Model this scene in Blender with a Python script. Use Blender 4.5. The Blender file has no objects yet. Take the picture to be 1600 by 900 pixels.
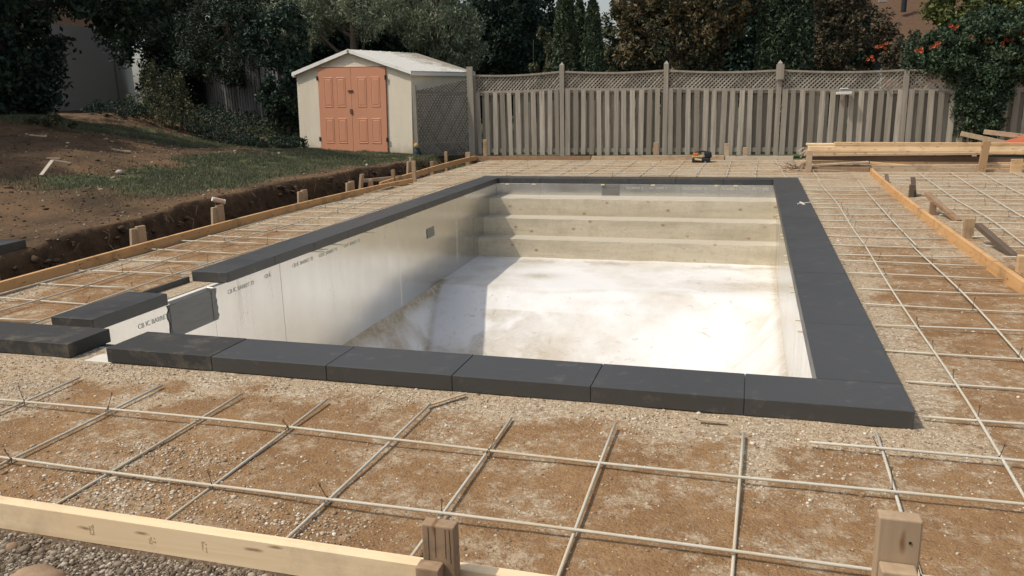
import bpy, math, random
import numpy as np
from mathutils import Vector, Matrix
random.seed(7); RNG = np.random.default_rng(11)
S = bpy.context.scene
C = S.collection
R = math.radians

# ------------------------------------------------------------------ camera
FW = Vector((-0.27695191, 0.93210967, -0.23338637)); RI = Vector((0.95990908, 0.27932325, -0.02351789)); UP = Vector((-0.04326899, 0.23054302, 0.97209964))
CAM = Vector((-0.30219588, -3.39059924, 1.17582708)); F = 1258.93
cd = bpy.data.cameras.new('camera'); co = bpy.data.objects.new('camera', cd); C.objects.link(co)
m = Matrix((RI, UP, -FW)).transposed().to_4x4(); m.translation = CAM
co.matrix_world = m; cd.sensor_width = 36; cd.lens = F / 1600 * 36; cd.clip_end = 2000; cd.clip_start = .05
S.camera = co

# ------------------------------------------------------------------ light
SX, SY = .60, .33                      # shadow offset per metre of height
EL = math.atan(1 / math.hypot(SX, SY))
w = bpy.data.worlds.new('World'); S.world = w; w.use_nodes = True
nt = w.node_tree; nt.nodes.clear()
sky = nt.nodes.new('ShaderNodeTexSky'); sky.sky_type = 'NISHITA'; sky.sun_disc = False
sky.sun_elevation = EL; sky.sun_rotation = math.atan2(-SX, -SY) % (2 * math.pi)
sky.air_density = 1.2; sky.dust_density = 3.0; sky.ozone_density = 1.0
hs = nt.nodes.new('ShaderNodeHueSaturation'); hs.inputs['Saturation'].default_value = .55
bg = nt.nodes.new('ShaderNodeBackground'); bg.inputs['Strength'].default_value = .15
wo = nt.nodes.new('ShaderNodeOutputWorld')
nt.links.new(sky.outputs[0], hs.inputs['Color']); nt.links.new(hs.outputs[0], bg.inputs[0]); nt.links.new(bg.outputs[0], wo.inputs[0])
ld = bpy.data.lights.new('sun', 'SUN'); ld.energy = 3.1; ld.angle = R(1.0); ld.color = (1, .92, .79)
lo = bpy.data.objects.new('sun', ld); C.objects.link(lo)
lo.rotation_euler = Vector((SX, SY, -1)).to_track_quat('-Z', 'Y').to_euler()
S.view_settings.view_transform = 'Standard'; S.view_settings.look = 'None'; S.view_settings.gamma = 1
S.view_settings.exposure = -.10
S.render.engine = 'CYCLES'

# ------------------------------------------------------------------ helpers
def tag(o, label=None, cat=None, group=None, kind=None):
    if label: o['label'] = label
    if cat: o['category'] = cat
    if group: o['group'] = group
    if kind: o['kind'] = kind
    return o
def empty(name, loc, label, cat, group=None):
    o = bpy.data.objects.new(name, None); C.objects.link(o); o.location = loc; o.empty_display_size = .1
    return tag(o, label, cat, group)
def wloc(o):
    v = Vector((0, 0, 0))
    while o: v += o.location; o = o.parent
    return v
class MB:
    def __init__(s): s.v = []; s.f = []
    def add(s, vs, fs):
        n = len(s.v); s.v += [tuple(v) for v in vs]; s.f += [tuple(i + n for i in f) for f in fs]; return s
    def obox(s, o, a, b, c):          # corner + three edge vectors
        o, a, b, c = map(Vector, (o, a, b, c))
        vs = [o, o + a, o + a + b, o + b, o + c, o + a + c, o + a + b + c, o + b + c]
        fs = [(0, 3, 2, 1), (4, 5, 6, 7), (0, 1, 5, 4), (1, 2, 6, 5), (2, 3, 7, 6), (3, 0, 4, 7)]
        if a.cross(b).dot(c) < 0: fs = [f[::-1] for f in fs]
        return s.add(vs, fs)
    def box(s, x0, x1, y0, y1, z0, z1): return s.obox((x0, y0, z0), (x1 - x0, 0, 0), (0, y1 - y0, 0), (0, 0, z1 - z0))
    def bar(s, p, q, w, h, up=(0, 0, 1)):   # rectangular bar p->q, w sideways, h along up
        p, q, up = Vector(p), Vector(q), Vector(up); d = (q - p).normalized(); sd = d.cross(up).normalized(); u = sd.cross(d)
        return s.obox(p - sd * w / 2 - u * h / 2, q - p, sd * w, u * h)
    def tube(s, pts, r, n=8, taper=None, cap=True):
        pts = [Vector(p) for p in pts]; rings = []
        for i, p in enumerate(pts):
            d = (pts[min(i + 1, len(pts) - 1)] - pts[max(i - 1, 0)]).normalized()
            a = d.cross(Vector((0, 0, 1)) if abs(d.z) < .9 else Vector((1, 0, 0))).normalized(); b = d.cross(a)
            rr = taper[i] if taper else r
            rings.append([p + (a * math.cos(2 * math.pi * k / n) + b * math.sin(2 * math.pi * k / n)) * rr for k in range(n)])
        fs = [(i * n + k, i * n + (k + 1) % n, (i + 1) * n + (k + 1) % n, (i + 1) * n + k) for i in range(len(pts) - 1) for k in range(n)]
        if cap: fs += [tuple(range(n))[::-1], tuple((len(pts) - 1) * n + k for k in range(n))]
        return s.add([v for r_ in rings for v in r_], fs)
    def poly(s, ps): return s.add(ps, [tuple(range(len(ps)))])
    def build(s, name, mat, parent=None, loc=None, bevel=0, smooth=False, seg=2):
        loc = Vector(loc) if loc is not None else Vector((0, 0, 0))
        off = wloc(parent) + loc if parent else loc
        me = bpy.data.meshes.new(name); me.from_pydata([tuple(Vector(v) - off) for v in s.v], [], s.f); me.update()
        o = bpy.data.objects.new(name, me); C.objects.link(o); o.parent = parent; o.location = loc
        me.materials.append(mat)
        if smooth: me.shade_smooth()
        if bevel:
            b = o.modifiers.new('bevel', 'BEVEL'); b.width = bevel; b.segments = seg; b.limit_method = 'ANGLE'
        return o
def npmesh(name, V, Fq, mat, parent=None, loc=(0, 0, 0), smooth=False):
    """V (n,3), Fq (m,k) uniform faces"""
    loc = Vector(loc); off = np.array(wloc(parent) + loc if parent else loc)
    V = V - off; me = bpy.data.meshes.new(name); k = Fq.shape[1]
    me.vertices.add(len(V)); me.vertices.foreach_set('co', V.astype(np.float32).ravel())
    me.loops.add(Fq.size); me.loops.foreach_set('vertex_index', Fq.astype(np.int32).ravel())
    me.polygons.add(len(Fq)); me.polygons.foreach_set('loop_start', np.arange(0, Fq.size, k, dtype=np.int32))
    me.update(calc_edges=True); me.validate()
    if smooth: me.shade_smooth()
    o = bpy.data.objects.new(name, me); C.objects.link(o); o.parent = parent; o.location = loc; me.materials.append(mat)
    return o
_g = np.random.default_rng(5).random((64, 64))
def vnoise(x, y):
    x = np.asarray(x, float); y = np.asarray(y, float)
    xi = np.floor(x).astype(int); yi = np.floor(y).astype(int); fx = x - xi; fy = y - yi
    fx = fx * fx * (3 - 2 * fx); fy = fy * fy * (3 - 2 * fy); G = lambda a, b: _g[a % 64, b % 64]
    return (G(xi, yi) * (1 - fx) + G(xi + 1, yi) * fx) * (1 - fy) + (G(xi, yi + 1) * (1 - fx) + G(xi + 1, yi + 1) * fx) * fy
def fbm(x, y, o=4):
    s = 0; a = .5
    for i in range(o): s = s + a * vnoise(x * 2 ** i + 17.3 * i, y * 2 ** i + 9.1 * i); a *= .5
    return s / (1 - .5 ** o)
def sst(a, b, x): t = np.clip((x - a) / (b - a), 0, 1); return t * t * (3 - 2 * t)
ORD = ['first', 'second', 'third', 'fourth', 'fifth', 'sixth', 'seventh', 'eighth', 'ninth', 'tenth', 'eleventh', 'twelfth', 'thirteenth', 'fourteenth', 'fifteenth', 'sixteenth', 'seventeenth', 'eighteenth', 'nineteenth', 'twentieth', 'twenty-first', 'twenty-second', 'twenty-third', 'twenty-fourth', 'twenty-fifth', 'twenty-sixth', 'twenty-seventh', 'twenty-eighth', 'twenty-ninth', 'thirtieth']

# ------------------------------------------------------------------ materials
class Mat:
    def __init__(s, name):
        s.m = bpy.data.materials.new(name); s.m.use_nodes = True; s.t = s.m.node_tree; s.p = s.t.nodes['Principled BSDF']
        s.tc = s.t.nodes.new('ShaderNodeTexCoord'); s.co = s.tc.outputs['Object']
    def n(s, typ, **k):
        nd = s.t.nodes.new(typ)
        for a, b in k.items(): setattr(nd, a, b)
        return nd
    def link(s, a, b): s.t.links.new(a, b)
    def setin(s, sock, v):
        if isinstance(v, bpy.types.NodeSocket): s.link(v, sock)
        elif isinstance(v, (tuple, list)) and len(v) == 3 and sock.type == 'RGBA': sock.default_value = (*v, 1)
        else: sock.default_value = v
    def mapping(s, scale=(1, 1, 1), src=None):
        nd = s.n('ShaderNodeMapping'); nd.inputs['Scale'].default_value = scale; s.link(src or s.co, nd.inputs[0]); return nd.outputs[0]
    def world(s): return s.n('ShaderNodeNewGeometry').outputs['Position']
    def noise(s, scale, detail=4, rough=.55, vec=None, dist=0):
        nd = s.n('ShaderNodeTexNoise'); nd.inputs['Scale'].default_value = scale; nd.inputs['Detail'].default_value = detail
        nd.inputs['Roughness'].default_value = rough; nd.inputs['Distortion'].default_value = dist; s.link(vec or s.co, nd.inputs['Vector']); return nd.outputs['Fac']
    def vor(s, scale, vec=None, out='Distance', feature='F1'):
        nd = s.n('ShaderNodeTexVoronoi', feature=feature); nd.inputs['Scale'].default_value = scale; s.link(vec or s.co, nd.inputs['Vector']); return nd.outputs[out]
    def ramp(s, fac, stops):
        nd = s.n('ShaderNodeValToRGB'); e = nd.color_ramp.elements
        while len(e) < len(stops): e.new(.5)
        for el, (p, c) in zip(e, stops):
            el.position = p; el.color = (*c, 1) if isinstance(c, tuple) else (c, c, c, 1)
        s.link(fac, nd.inputs[0]); return nd.outputs[0]
    def mix(s, fac, a, b, mode='MIX'):
        nd = s.n('ShaderNodeMix', data_type='RGBA', blend_type=mode); s.setin(nd.inputs[0], fac); s.setin(nd.inputs[6], a); s.setin(nd.inputs[7], b); return nd.outputs[2]
    def math(s, op, a, b=0, clamp=False):
        nd = s.n('ShaderNodeMath', operation=op, use_clamp=clamp); s.setin(nd.inputs[0], a); s.setin(nd.inputs[1], b); return nd.outputs[0]
    def attr(s, name): return s.n('ShaderNodeAttribute', attribute_name=name).outputs['Fac']
    def bump(s, h, strength=.3, dist=.01):
        nd = s.n('ShaderNodeBump'); nd.inputs['Strength'].default_value = strength; nd.inputs['Distance'].default_value = dist
        s.link(h, nd.inputs['Height'])
        if s.p.inputs['Normal'].links: s.link(s.p.inputs['Normal'].links[0].from_socket, nd.inputs['Normal'])
        s.link(nd.outputs[0], s.p.inputs['Normal']); return s
    def out(s, col=None, rough=.8, metal=0, spec=.3):
        if col is not None: s.setin(s.p.inputs['Base Color'], col)
        s.setin(s.p.inputs['Roughness'], rough); s.setin(s.p.inputs['Metallic'], metal); s.p.inputs['Specular IOR Level'].default_value = spec
        return s

def wood_mat(name, a, b, knots=True, along='x', rough=.75, grime=0.0, knotcol=(.16, .07, .025)):
    M = Mat(name); sc = {'x': (1.2, 22, 22), 'y': (22, 1.2, 22), 'z': (22, 22, 1.2)}[along]
    wv = M.world()
    g = M.noise(1, 6, .6, M.mapping(sc, wv), .6); col = M.mix(M.ramp(g, [(.3, 0.), (.7, 1.)]), a, b)
    big = M.noise(1.3, 2, .5, wv); col = M.mix(M.math('MULTIPLY', big, .35), col, tuple(x * .6 for x in a))
    if knots:
        sx_ = M.n('ShaderNodeSeparateXYZ'); M.link(wv, sx_.inputs[0]); cb = M.n('ShaderNodeCombineXYZ'); ia, ic = {'x': (0, 2), 'y': (1, 2), 'z': (2, 0)}[along]; M.link(sx_.outputs[ia], cb.inputs[0]); M.link(sx_.outputs[ic], cb.inputs[1])
        k = M.n('ShaderNodeTexVoronoi', voronoi_dimensions='2D'); k.inputs['Scale'].default_value = 1; dn_ = M.n('ShaderNodeTexNoise'); dn_.inputs['Scale'].default_value = 14; M.link(cb.outputs[0], dn_.inputs['Vector']); va_ = M.n('ShaderNodeVectorMath', operation='MULTIPLY_ADD'); M.link(dn_.outputs['Color'], va_.inputs[0]); va_.inputs[1].default_value = (.05, .02, 0); M.link(cb.outputs[0], va_.inputs[2]); M.link(M.mapping((3.1, 13, 1), va_.outputs[0]), k.inputs['Vector']); k.inputs['Randomness'].default_value = 1; k = k.outputs['Distance']; kk = M.ramp(k, [(.02, 1.), (.10, 0.)]); col = M.mix(M.math('MULTIPLY', kk, .75), col, knotcol)
    if grime:
        q = M.noise(5, 5, .7, wv); col = M.mix(M.ramp(q, [(.5, 0.), (.75, grime)]), col, (.12, .085, .055))
    M.out(col, rough, spec=.2); M.bump(g, .25, .004); return M.m
pine = wood_mat('new_pine', (.80, .58, .34), (.92, .74, .50), grime=.3)
pineY = wood_mat('pine_board', (.56, .31, .13), (.68, .42, .20), along='y', grime=.6)
pineF = wood_mat('pine_far', (.58, .37, .19), (.74, .52, .30), grime=.4)
pineG = wood_mat('aged_pine', (.46, .34, .22), (.58, .45, .31), grime=.6)
stakeM = wood_mat('stake_wood', (.38, .25, .14), (.56, .40, .24), along='z', grime=.8)
darkwood = wood_mat('dark_wood', (.10, .075, .055), (.17, .125, .09), along='y')
brownwood = wood_mat('brown_wood', (.27, .17, .10), (.36, .24, .15), along='y')
greyplank = wood_mat('grey_plank', (.18, .13, .10), (.26, .20, .15))
def fence_mat(name, a, b, mossy=.35):
    M = Mat(name); wv = M.world(); g = M.noise(1, 6, .65, M.mapping((30, 30, 1.4), wv), .4)
    col = M.mix(M.ramp(g, [(.32, 0.), (.68, 1.)]), a, b)
    st = M.noise(1, 4, .7, M.mapping((7, 7, .8), wv)); col = M.mix(M.ramp(st, [(.48, 0.), (.72, mossy)]), col, (.13, .12, .09))
    ri = M.n('ShaderNodeNewGeometry').outputs['Random Per Island']
    col = M.mix(M.math('MULTIPLY', ri, .75), col, tuple(x * .55 for x in a))
    M.out(col, .88, spec=.15); M.bump(g, .35, .004); return M.m
fenceM = fence_mat('weathered_cedar', (.31, .28, .23), (.53, .485, .405))
screenM = fence_mat('screen_cedar_shaded', (.20, .18, .155), (.32, .30, .26))  # darker cedar: the shadow on the lattice screen is put into the colour
fenceD = fence_mat('side_fence_cedar_shaded', (.11, .115, .113), (.19, .19, .18))  # boards toned down so the side fence looks shaded, shade in the colour

M = Mat('coping_stone'); wv = M.world()
n1 = M.noise(140, 3, .6, wv); n2 = M.noise(2.5, 5, .6, wv); n3 = M.noise(11, 5, .7, wv)
c = M.mix(n1, (.032, .0315, .030), (.048, .047, .044)); c = M.mix(M.ramp(n2, [(.35, 0.), (.7, .5)]), c, (.060, .059, .057))
c = M.mix(M.ramp(n3, [(.57, 0.), (.76, .5)]), c, (.20, .17, .13)); 
orr = M.n('ShaderNodeObjectInfo').outputs['Random']; c = M.mix(M.math('MULTIPLY', orr, .35), c, (.068, .067, .064))
M.out(c, M.ramp(n2, [(.3, .36), (.7, .52)]), spec=.6).bump(n1, .12, .001); coping_m = M.m
def dusty(name):
    M = Mat(name); wv = M.world(); n1 = M.noise(140, 3, .6, wv); n3 = M.noise(6, 6, .75, wv)
    c = M.mix(n1, (.032, .0315, .030), (.048, .047, .044)); c = M.mix(M.ramp(n3, [(.52, 0.), (.72, .45)]), c, (.22, .18, .13))
    M.out(c, .7, spec=.3).bump(n1, .15, .001); return M.m
coping_d = dusty('dusty_coping_stone')

M = Mat('ground'); wv = M.world()
f1 = M.noise(3.2, 6, .62, wv); f2 = M.noise(28, 5, .65, wv); f3 = M.noise(110, 3, .6, wv)
soil = M.mix(M.ramp(f1, [(.3, 0.), (.7, 1.)]), (.235, .135, .064), (.37, .228, .116)); soil = M.mix(M.ramp(f2, [(.35, 0.), (.65, .55)]), soil, (.19, .105, .05))
vc = M.vor(70, wv, 'Color'); vd = M.vor(70, wv); vcs = M.n('ShaderNodeSeparateColor'); M.link(vc, vcs.inputs[0])
peb = M.ramp(vcs.outputs[0], [(0., (.30, .24, .17)), (.5, (.52, .44, .32)), (1., (.74, .66, .54))]); peb = M.mix(M.ramp(vd, [(.2, 0.), (.75, .7)]), peb, (.28, .20, .12))
crust = M.mix(M.ramp(M.noise(60, 5, .8, wv), [(.38, 0.), (.62, 1.)]), (.31, .225, .14), (.60, .49, .35)); pale = M.mix(M.ramp(f1, [(.42, 0.), (.58, 1.)]), crust, peb)
pf = M.math('ADD', M.attr('pale'), M.math('MULTIPLY', M.math('SUBTRACT', f2, .5), 1.3)); pf = M.ramp(pf, [(.38, 0.), (.62, .92)])
pf2 = M.ramp(M.noise(5.5, 9, .82, wv), [(.50, 0.), (.60, .8)])
sp_ = M.ramp(M.noise(160, 3, .7, wv), [(.60, 0.), (.70, .6)]); soil = M.mix(sp_, soil, (.52, .42, .30)); sp2 = M.ramp(M.noise(75, 4, .7, wv), [(.56, 0.), (.68, .55)]); soil = M.mix(sp2, soil, (.13, .075, .04))
col = M.mix(pf2, soil, pale); col = M.mix(pf, col, pale)
hill = M.mix(M.ramp(M.noise(1.1, 6, .65, wv), [(.35, 0.), (.62, 1.)]), (.062, .044, .029), (.19, .118, .066)); hill = M.mix(M.ramp(f2, [(.4, 0.), (.7, .5)]), hill, (.075, .05, .03))
hill = M.mix(M.ramp(f3, [(.66, 0.), (.74, .35)]), hill, (.35, .30, .22))
grass = M.mix(f2, (.06, .08, .038), (.14, .155, .075))
gf = M.ramp(M.math('ADD', M.attr('grass'), M.math('MULTIPLY', M.math('SUBTRACT', f2, .5), 1.2)), [(.4, 0.), (.6, 1.)])
hill = M.mix(gf, hill, grass); col = M.mix(M.attr('hill'), col, hill)
outer = M.mix(M.ramp(vd, [(.15, 0.), (.6, .8)]), peb, (.16, .10, .06)); col = M.mix(M.attr('outer'), col, M.mix(.75, outer, (.11, .075, .05)))
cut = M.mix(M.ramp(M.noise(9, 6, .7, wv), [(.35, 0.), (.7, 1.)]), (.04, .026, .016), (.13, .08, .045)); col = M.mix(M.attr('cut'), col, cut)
M.out(col, .95, spec=.12); M.bump(f2, .7, .014); M.bump(f3, 1.0, .008); M.bump(vd, .35, .005)
ground_m = M.m

M = Mat('gravel'); ri = M.n('ShaderNodeNewGeometry').outputs['Random Per Island']
c = M.ramp(ri, [(0., (.21, .145, .09)), (.4, (.36, .27, .18)), (.75, (.50, .42, .31)), (1., (.70, .63, .52))])
M.out(c, .9, spec=.15).bump(M.noise(200, 3, .6, M.world()), .3, .002); gravel_m = M.m
M = Mat('gravel_dark'); ri = M.n('ShaderNodeNewGeometry').outputs['Random Per Island']
c = M.ramp(ri, [(0., (.10, .075, .052)), (.5, (.21, .165, .12)), (.85, (.34, .29, .225)), (1., (.52, .47, .39))])
M.out(c, .9, spec=.15).bump(M.noise(200, 3, .6, M.world()), .3, .002); gravel_d = M.m

def leaf_mat(name, cols, rough=.6, trans=.12):
    M = Mat(name); ri = M.n('ShaderNodeNewGeometry').outputs['Random Per Island']
    k = len(cols) - 1; c = M.ramp(ri, [(i / k, cc) for i, cc in enumerate(cols)])
    big = M.noise(1.1, 3, .6, M.world()); c = M.mix(M.ramp(big, [(.4, 0.), (.65, .55)]), c, cols[0])
    M.out(c, rough, spec=.25)
    tr = M.n('ShaderNodeBsdfTranslucent'); M.setin(tr.inputs[0], c); ms = M.n('ShaderNodeMixShader'); ms.inputs[0].default_value = trans
    M.link(M.p.outputs[0], ms.inputs[1]); M.link(tr.outputs[0], ms.inputs[2]); M.link(ms.outputs[0], M.t.nodes['Material Output'].inputs[0]); return M.m
L_dark = leaf_mat('leaf_dark', [(0.012, 0.03, 0.025), (0.02, 0.042, 0.03), (0.037, 0.062, 0.037), (0.062, 0.087, 0.05)])
L_con = leaf_mat('leaf_conifer', [(0.014, 0.034, 0.026), (0.024, 0.046, 0.031), (0.054, 0.072, 0.046), (0.102, 0.108, 0.066)])
L_wil = leaf_mat('leaf_willow', [(0.092, 0.128, 0.088), (0.182, 0.219, 0.136), (0.292, 0.328, 0.209), (0.456, 0.474, 0.328)], trans=.2)
L_ced = leaf_mat('leaf_cedar', [(0.026, 0.048, 0.029), (0.042, 0.067, 0.035), (0.064, 0.09, 0.045), (0.088, 0.109, 0.054)])
L_olive = leaf_mat('leaf_olive', [(0.046, 0.065, 0.034), (0.078, 0.091, 0.046), (0.13, 0.13, 0.065), (0.182, 0.156, 0.091)])
L_or = leaf_mat('leaf_autumn', [(.045, .055, .034), (.07, .075, .045), (.11, .10, .055), (.19, .13, .06), (.30, .19, .08)])
L_br = leaf_mat('leaf_brown', [(.055, .055, .035), (.085, .078, .05), (.12, .09, .055), (.18, .12, .065)])
L_vine = leaf_mat('leaf_vine', [(0.019, 0.041, 0.024), (0.038, 0.07, 0.037), (0.065, 0.102, 0.052), (0.108, 0.141, 0.076)])
L_yel = leaf_mat('leaf_yellow_green', [(.06, .085, .028), (.10, .13, .04), (.18, .20, .06), (.26, .26, .09)], trans=.25)
L_grass = leaf_mat('grass_blade', [(.07, .088, .05), (.11, .125, .07), (.16, .165, .09), (.27, .23, .13)])
L_flower = leaf_mat('trumpet_flower', [(.34, .08, .035), (.46, .12, .05), (.55, .18, .08)])
M = Mat('bark'); g = M.noise(1, 5, .7, M.mapping((20, 20, 3), M.world())); M.out(M.mix(g, (.05, .04, .03), (.14, .11, .085)), .95, spec=.1).bump(g, .6, .02); bark = M.m
M = Mat('plain_white_metal'); n = M.noise(3, 5, .6, M.world()); M.out(M.mix(M.ramp(n, [(.55, 0.), (.8, .7)]), (.86, .85, .80), (.6, .55, .46)), .5); white_m = M.m
def simple(name, a, b=None, rough=.7, metal=0, sc=12, spec=.3):
    M = Mat(name); b = b or tuple(x * .75 for x in a); n = M.noise(sc, 4, .6, M.world()); M.out(M.mix(n, b, a), rough, metal, spec); return M.m
black_m = simple('black_plastic', (.02, .022, .025), rough=.5)
orange_m = simple('orange_plastic', (.72, .18, .05), rough=.5)
yellow_m = simple('yellow_plastic', (.50, .36, .16), rough=.5)
wire_m = simple('tie_wire', (.05, .045, .045), rough=.6, metal=.3)

# ------------------------------------------------------------------ terrain
W0 = -3.815; LEN = 7.853; D = .298; XO = .326
_cp = np.array([(-5.8, -3, .0), (-5.8, .5, .02), (-5.8, 1.3, .05), (-5.8, 2.7, .11), (-5.8, 4.7, .15), (-5.8, 7, .14), (-5.9, 9, .08), (-6.0, 10.5, .02), (-6.6, 11.8, .0), (-6.9, 12.3, .0), (-9.9, 12.7, .10), (-8.3, 12.2, .05),
    (-12.5, 7.6, 1.0), (-11, 6.5, .80), (-9.5, 5.5, .58), (-7.5, 4, .30), (-8.5, 8, .40), (-8.5, 10, .24), (-7, 8, .17), (-16.3, 17.6, 1.06), (-12.1, 14.4, .66), (-13.3, 16.2, .64), (-10.6, 13.7, .30), (-14, 11, 1.0), (-18, 8, 1.4), (-14, 3, 1.0), (-10, 0, .6), (-18, 0, 1.3), (-22, 14, 1.4),
    (-8, 15.5, .1), (-5, 13.5, -.06), (-4, 18, -.05), (0, 14, -.08), (4, 14, -.08), (-26, 24, 1.3), (-10, 22, .3), (10, 20, -.05)])
def hill_h(x, y):
    x = np.asarray(x, float); y = np.asarray(y, float); num = 0; den = 0
    for a, b, z in _cp:
        ww = 1 / ((x - a) ** 2 + (y - b) ** 2 + .15) ** 1.5; num = num + ww * z; den = den + ww
    return num / den
def edge_x(y): return -5.66 - .11 * fbm(np.asarray(y) * 5.5 + 2, np.asarray(y) * 0 + 7.7, 4) - .10 * fbm(np.asarray(y) * 1.7, np.asarray(y) * 0 + 3.3) - .012 * np.clip(y, 0, 12) + np.where(np.asarray(y) > 8.3, -.12 * np.clip(np.asarray(y) - 8.3, 0, 4), 0)
def ground_h(x, y):
    x = np.asarray(x, float); y = np.asarray(y, float)
    pad = -.082 + (fbm(x * 2.1, y * 2.1, 4) - .5) * .022
    dc = np.maximum(np.maximum(W0 - D - x, x - XO), np.maximum(-D - y, y - LEN - D))
    pad = np.where(dc < .25, pad + (.25 - np.clip(dc, 0, .25)) * .03, pad)
    ex = edge_x(y); hh = hill_h(x, y) + (fbm(x * 1.3, y * 1.3, 6) - .5) * .14 * np.clip((ex - x) / .5, 0, 1)
    t = sst(0, .10, ex - x + (fbm(x * 9 + 3, y * 9, 3) - .5) * .10)
    tr = -.20 + (fbm(x * 5, y * 5) - .5) * .06; t = np.clip(t + (fbm(x * 14, y * 14, 3) - .5) * .5 * t * (1 - t) * 4, 0, 1)
    z = np.where(x < -5.33, tr * (1 - t) + hh * t, pad)
    out = (y < -1.69) & (x > -5.4); z = np.where(out, -.098 - .13 * np.clip(-1.69 - y, 0, 1) + (fbm(x * 5 + 9, y * 5, 4) - .5) * .03, z)
    bk = sst(12.1, 12.5, y) * (x > -5.33); z = z * (1 - bk) + (-.10) * bk
    rb = (x > .45) & (y > 9.85); z = np.where(rb, -.12, z)
    far = sst(30, 60, np.hypot(x + 2, y - 6)); return z * (1 - far) + (-.1) * far
def axis(segs):
    out = []
    for a, b, s in segs:
        n = max(1, int(round((b - a) / s))); out += list(np.linspace(a, b, n, endpoint=False))
    return np.array(out + [segs[-1][1]])
hx0, hx1, hy0, hy1 = W0 - .12, .14, -.10, LEN + .10
ax = axis([(-300, -60, 60), (-60, -24, 4), (-24, -14, .5), (-14, -6.3, .11), (-6.3, -5.3, .03), (-5.3, hx0, .04), (hx0, hx1, .05), (hx1, 2.2, .04), (2.2, 6, .15), (6, 20, 1), (20, 60, 8), (60, 300, 60)])
ay = axis([(-300, -60, 60), (-60, -6, 6), (-6, -2.4, .2), (-2.4, -1.72, .025), (-1.72, hy0, .025), (hy0, hy1, .045), (hy1, 12.6, .06), (12.6, 20, .25), (20, 60, 4), (60, 400, 60)])
XX, YY = np.meshgrid(ax, ay); ZZ = ground_h(XX, YY)
nx = len(ax); idx = np.arange(XX.size).reshape(XX.shape)
q = np.stack([idx[:-1, :-1], idx[:-1, 1:], idx[1:, 1:], idx[1:, :-1]], -1)
cx = (XX[:-1, :-1] + XX[:-1, 1:]) / 2; cy = (YY[:-1, :-1] + YY[1:, :-1]) / 2
keep = ~((cx > hx0) & (cx < hx1) & (cy > hy0) & (cy < hy1))
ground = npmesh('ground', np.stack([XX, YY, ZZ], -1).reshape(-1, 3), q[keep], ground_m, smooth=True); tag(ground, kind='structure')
def pale_mask(x, y):
    dc = np.maximum(np.maximum(W0 - D - x, x - XO), np.maximum(-D - y, y - LEN - D))
    p = .78 * (1 - sst(.04, .42, dc + (fbm(x * 5, y * 5, 5) - .5) * .38)) 
    p = np.maximum(p, sst(.50, .66, fbm(x * 1.5 + 5, y * 1.5 + 2, 5)) * .62)
    p = np.maximum(p, sst(1.5, 4.5, y) * (.34 + .42 * fbm(x * 2 + 8, y * 4, 4)))
    p = np.where((x > -.2) & (y < 1.2) & (dc > .25), p * .55, p); return p
def grass_mask(x, y):
    ex = edge_x(y); u = ex - x
    a = sst(.25, .7, u) * (1 - sst(1.9, 2.7, u + (fbm(x, y) - .5) * 1.6)) * sst(3.2, 4.6, y)
    b = sst(8.0, 10.0, y - (x + 8) * .15) * (1 - sst(4.2, 4.8, u)) * .0
    al = ((x + 11.3) * .66 + (y - 9.8) * .75); pe = np.abs(-(x + 10.6) * .75 + (y - 10.5) * .66); b2 = (1 - sst(.9, 1.5, pe + (fbm(x * 1.5, y * 1.5) - .5) * 1.4)) * (1 - sst(2.2, 3.2, np.abs(al)))
    d3 = np.hypot((x + 7.6) / 1.8, (y - 11.0) / 1.3); b3 = 1 - sst(.7, 1.1, d3 + (fbm(x * 1.5, y * 1.5) - .5))
    return np.clip(np.maximum(np.maximum(np.maximum(a, b2), b3), sst(12.6, 13.3, y + (x + 10) * .45) * .9), 0, 1)
def setattr_(name, val):
    at = ground.data.attributes.new(name, 'FLOAT', 'POINT'); at.data.foreach_set('value', val.astype(np.float32).ravel())
setattr_('pale', pale_mask(XX, YY)); setattr_('grass', grass_mask(XX, YY) + .25 * (YY > 13))
ex = edge_x(YY); setattr_('hill', sst(-.02, .05, ex - XX) + (YY > 12.5) * (XX > -5.6) * 1.0)
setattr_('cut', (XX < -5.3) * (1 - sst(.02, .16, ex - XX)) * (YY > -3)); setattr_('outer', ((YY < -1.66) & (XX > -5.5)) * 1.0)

# loose stones as real geometry
_ico = None
def stones(name, pts, size, mat):
    import bmesh
    bm = bmesh.new(); bmesh.ops.create_icosphere(bm, subdivisions=1, radius=1)
    bv = np.array([v.co[:] for v in bm.verts]); bf = np.array([[v.index for v in f.verts] for f in bm.faces]); bm.free()
    n = len(pts); sc = size[:, None] * RNG.uniform(.55, 1.2, (n, 3)) * np.array([1, 1, .62]); a = RNG.uniform(0, 6.28, n)
    V = bv[None] * (1 + RNG.uniform(-.22, .22, (n, len(bv), 1))) * sc[:, None]
    ca, sa = np.cos(a)[:, None], np.sin(a)[:, None]
    x = V[..., 0] * ca - V[..., 1] * sa; y = V[..., 0] * sa + V[..., 1] * ca
    V = np.stack([x, y, V[..., 2]], -1) + pts[:, None]
    Fc = (bf[None] + (np.arange(n) * len(bv))[:, None, None]).reshape(-1, 3)
    return npmesh(name, V.reshape(-1, 3), Fc, mat)
def scatter(n, x0, x1, y0, y1, pw=1):
    return np.stack([RNG.uniform(x0, x1, n), y0 + (y1 - y0) * RNG.uniform(0, 1, n) ** pw], -1)
P_ = np.concatenate([scatter(110000, -4.4, 1.5, -1.62, -.3), scatter(26000, -5.2, -4.1, -1.0, 6), scatter(30000, .33, 1.5, -.3, 6), scatter(12000, 1.4, 3, 2, 8)])
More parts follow.
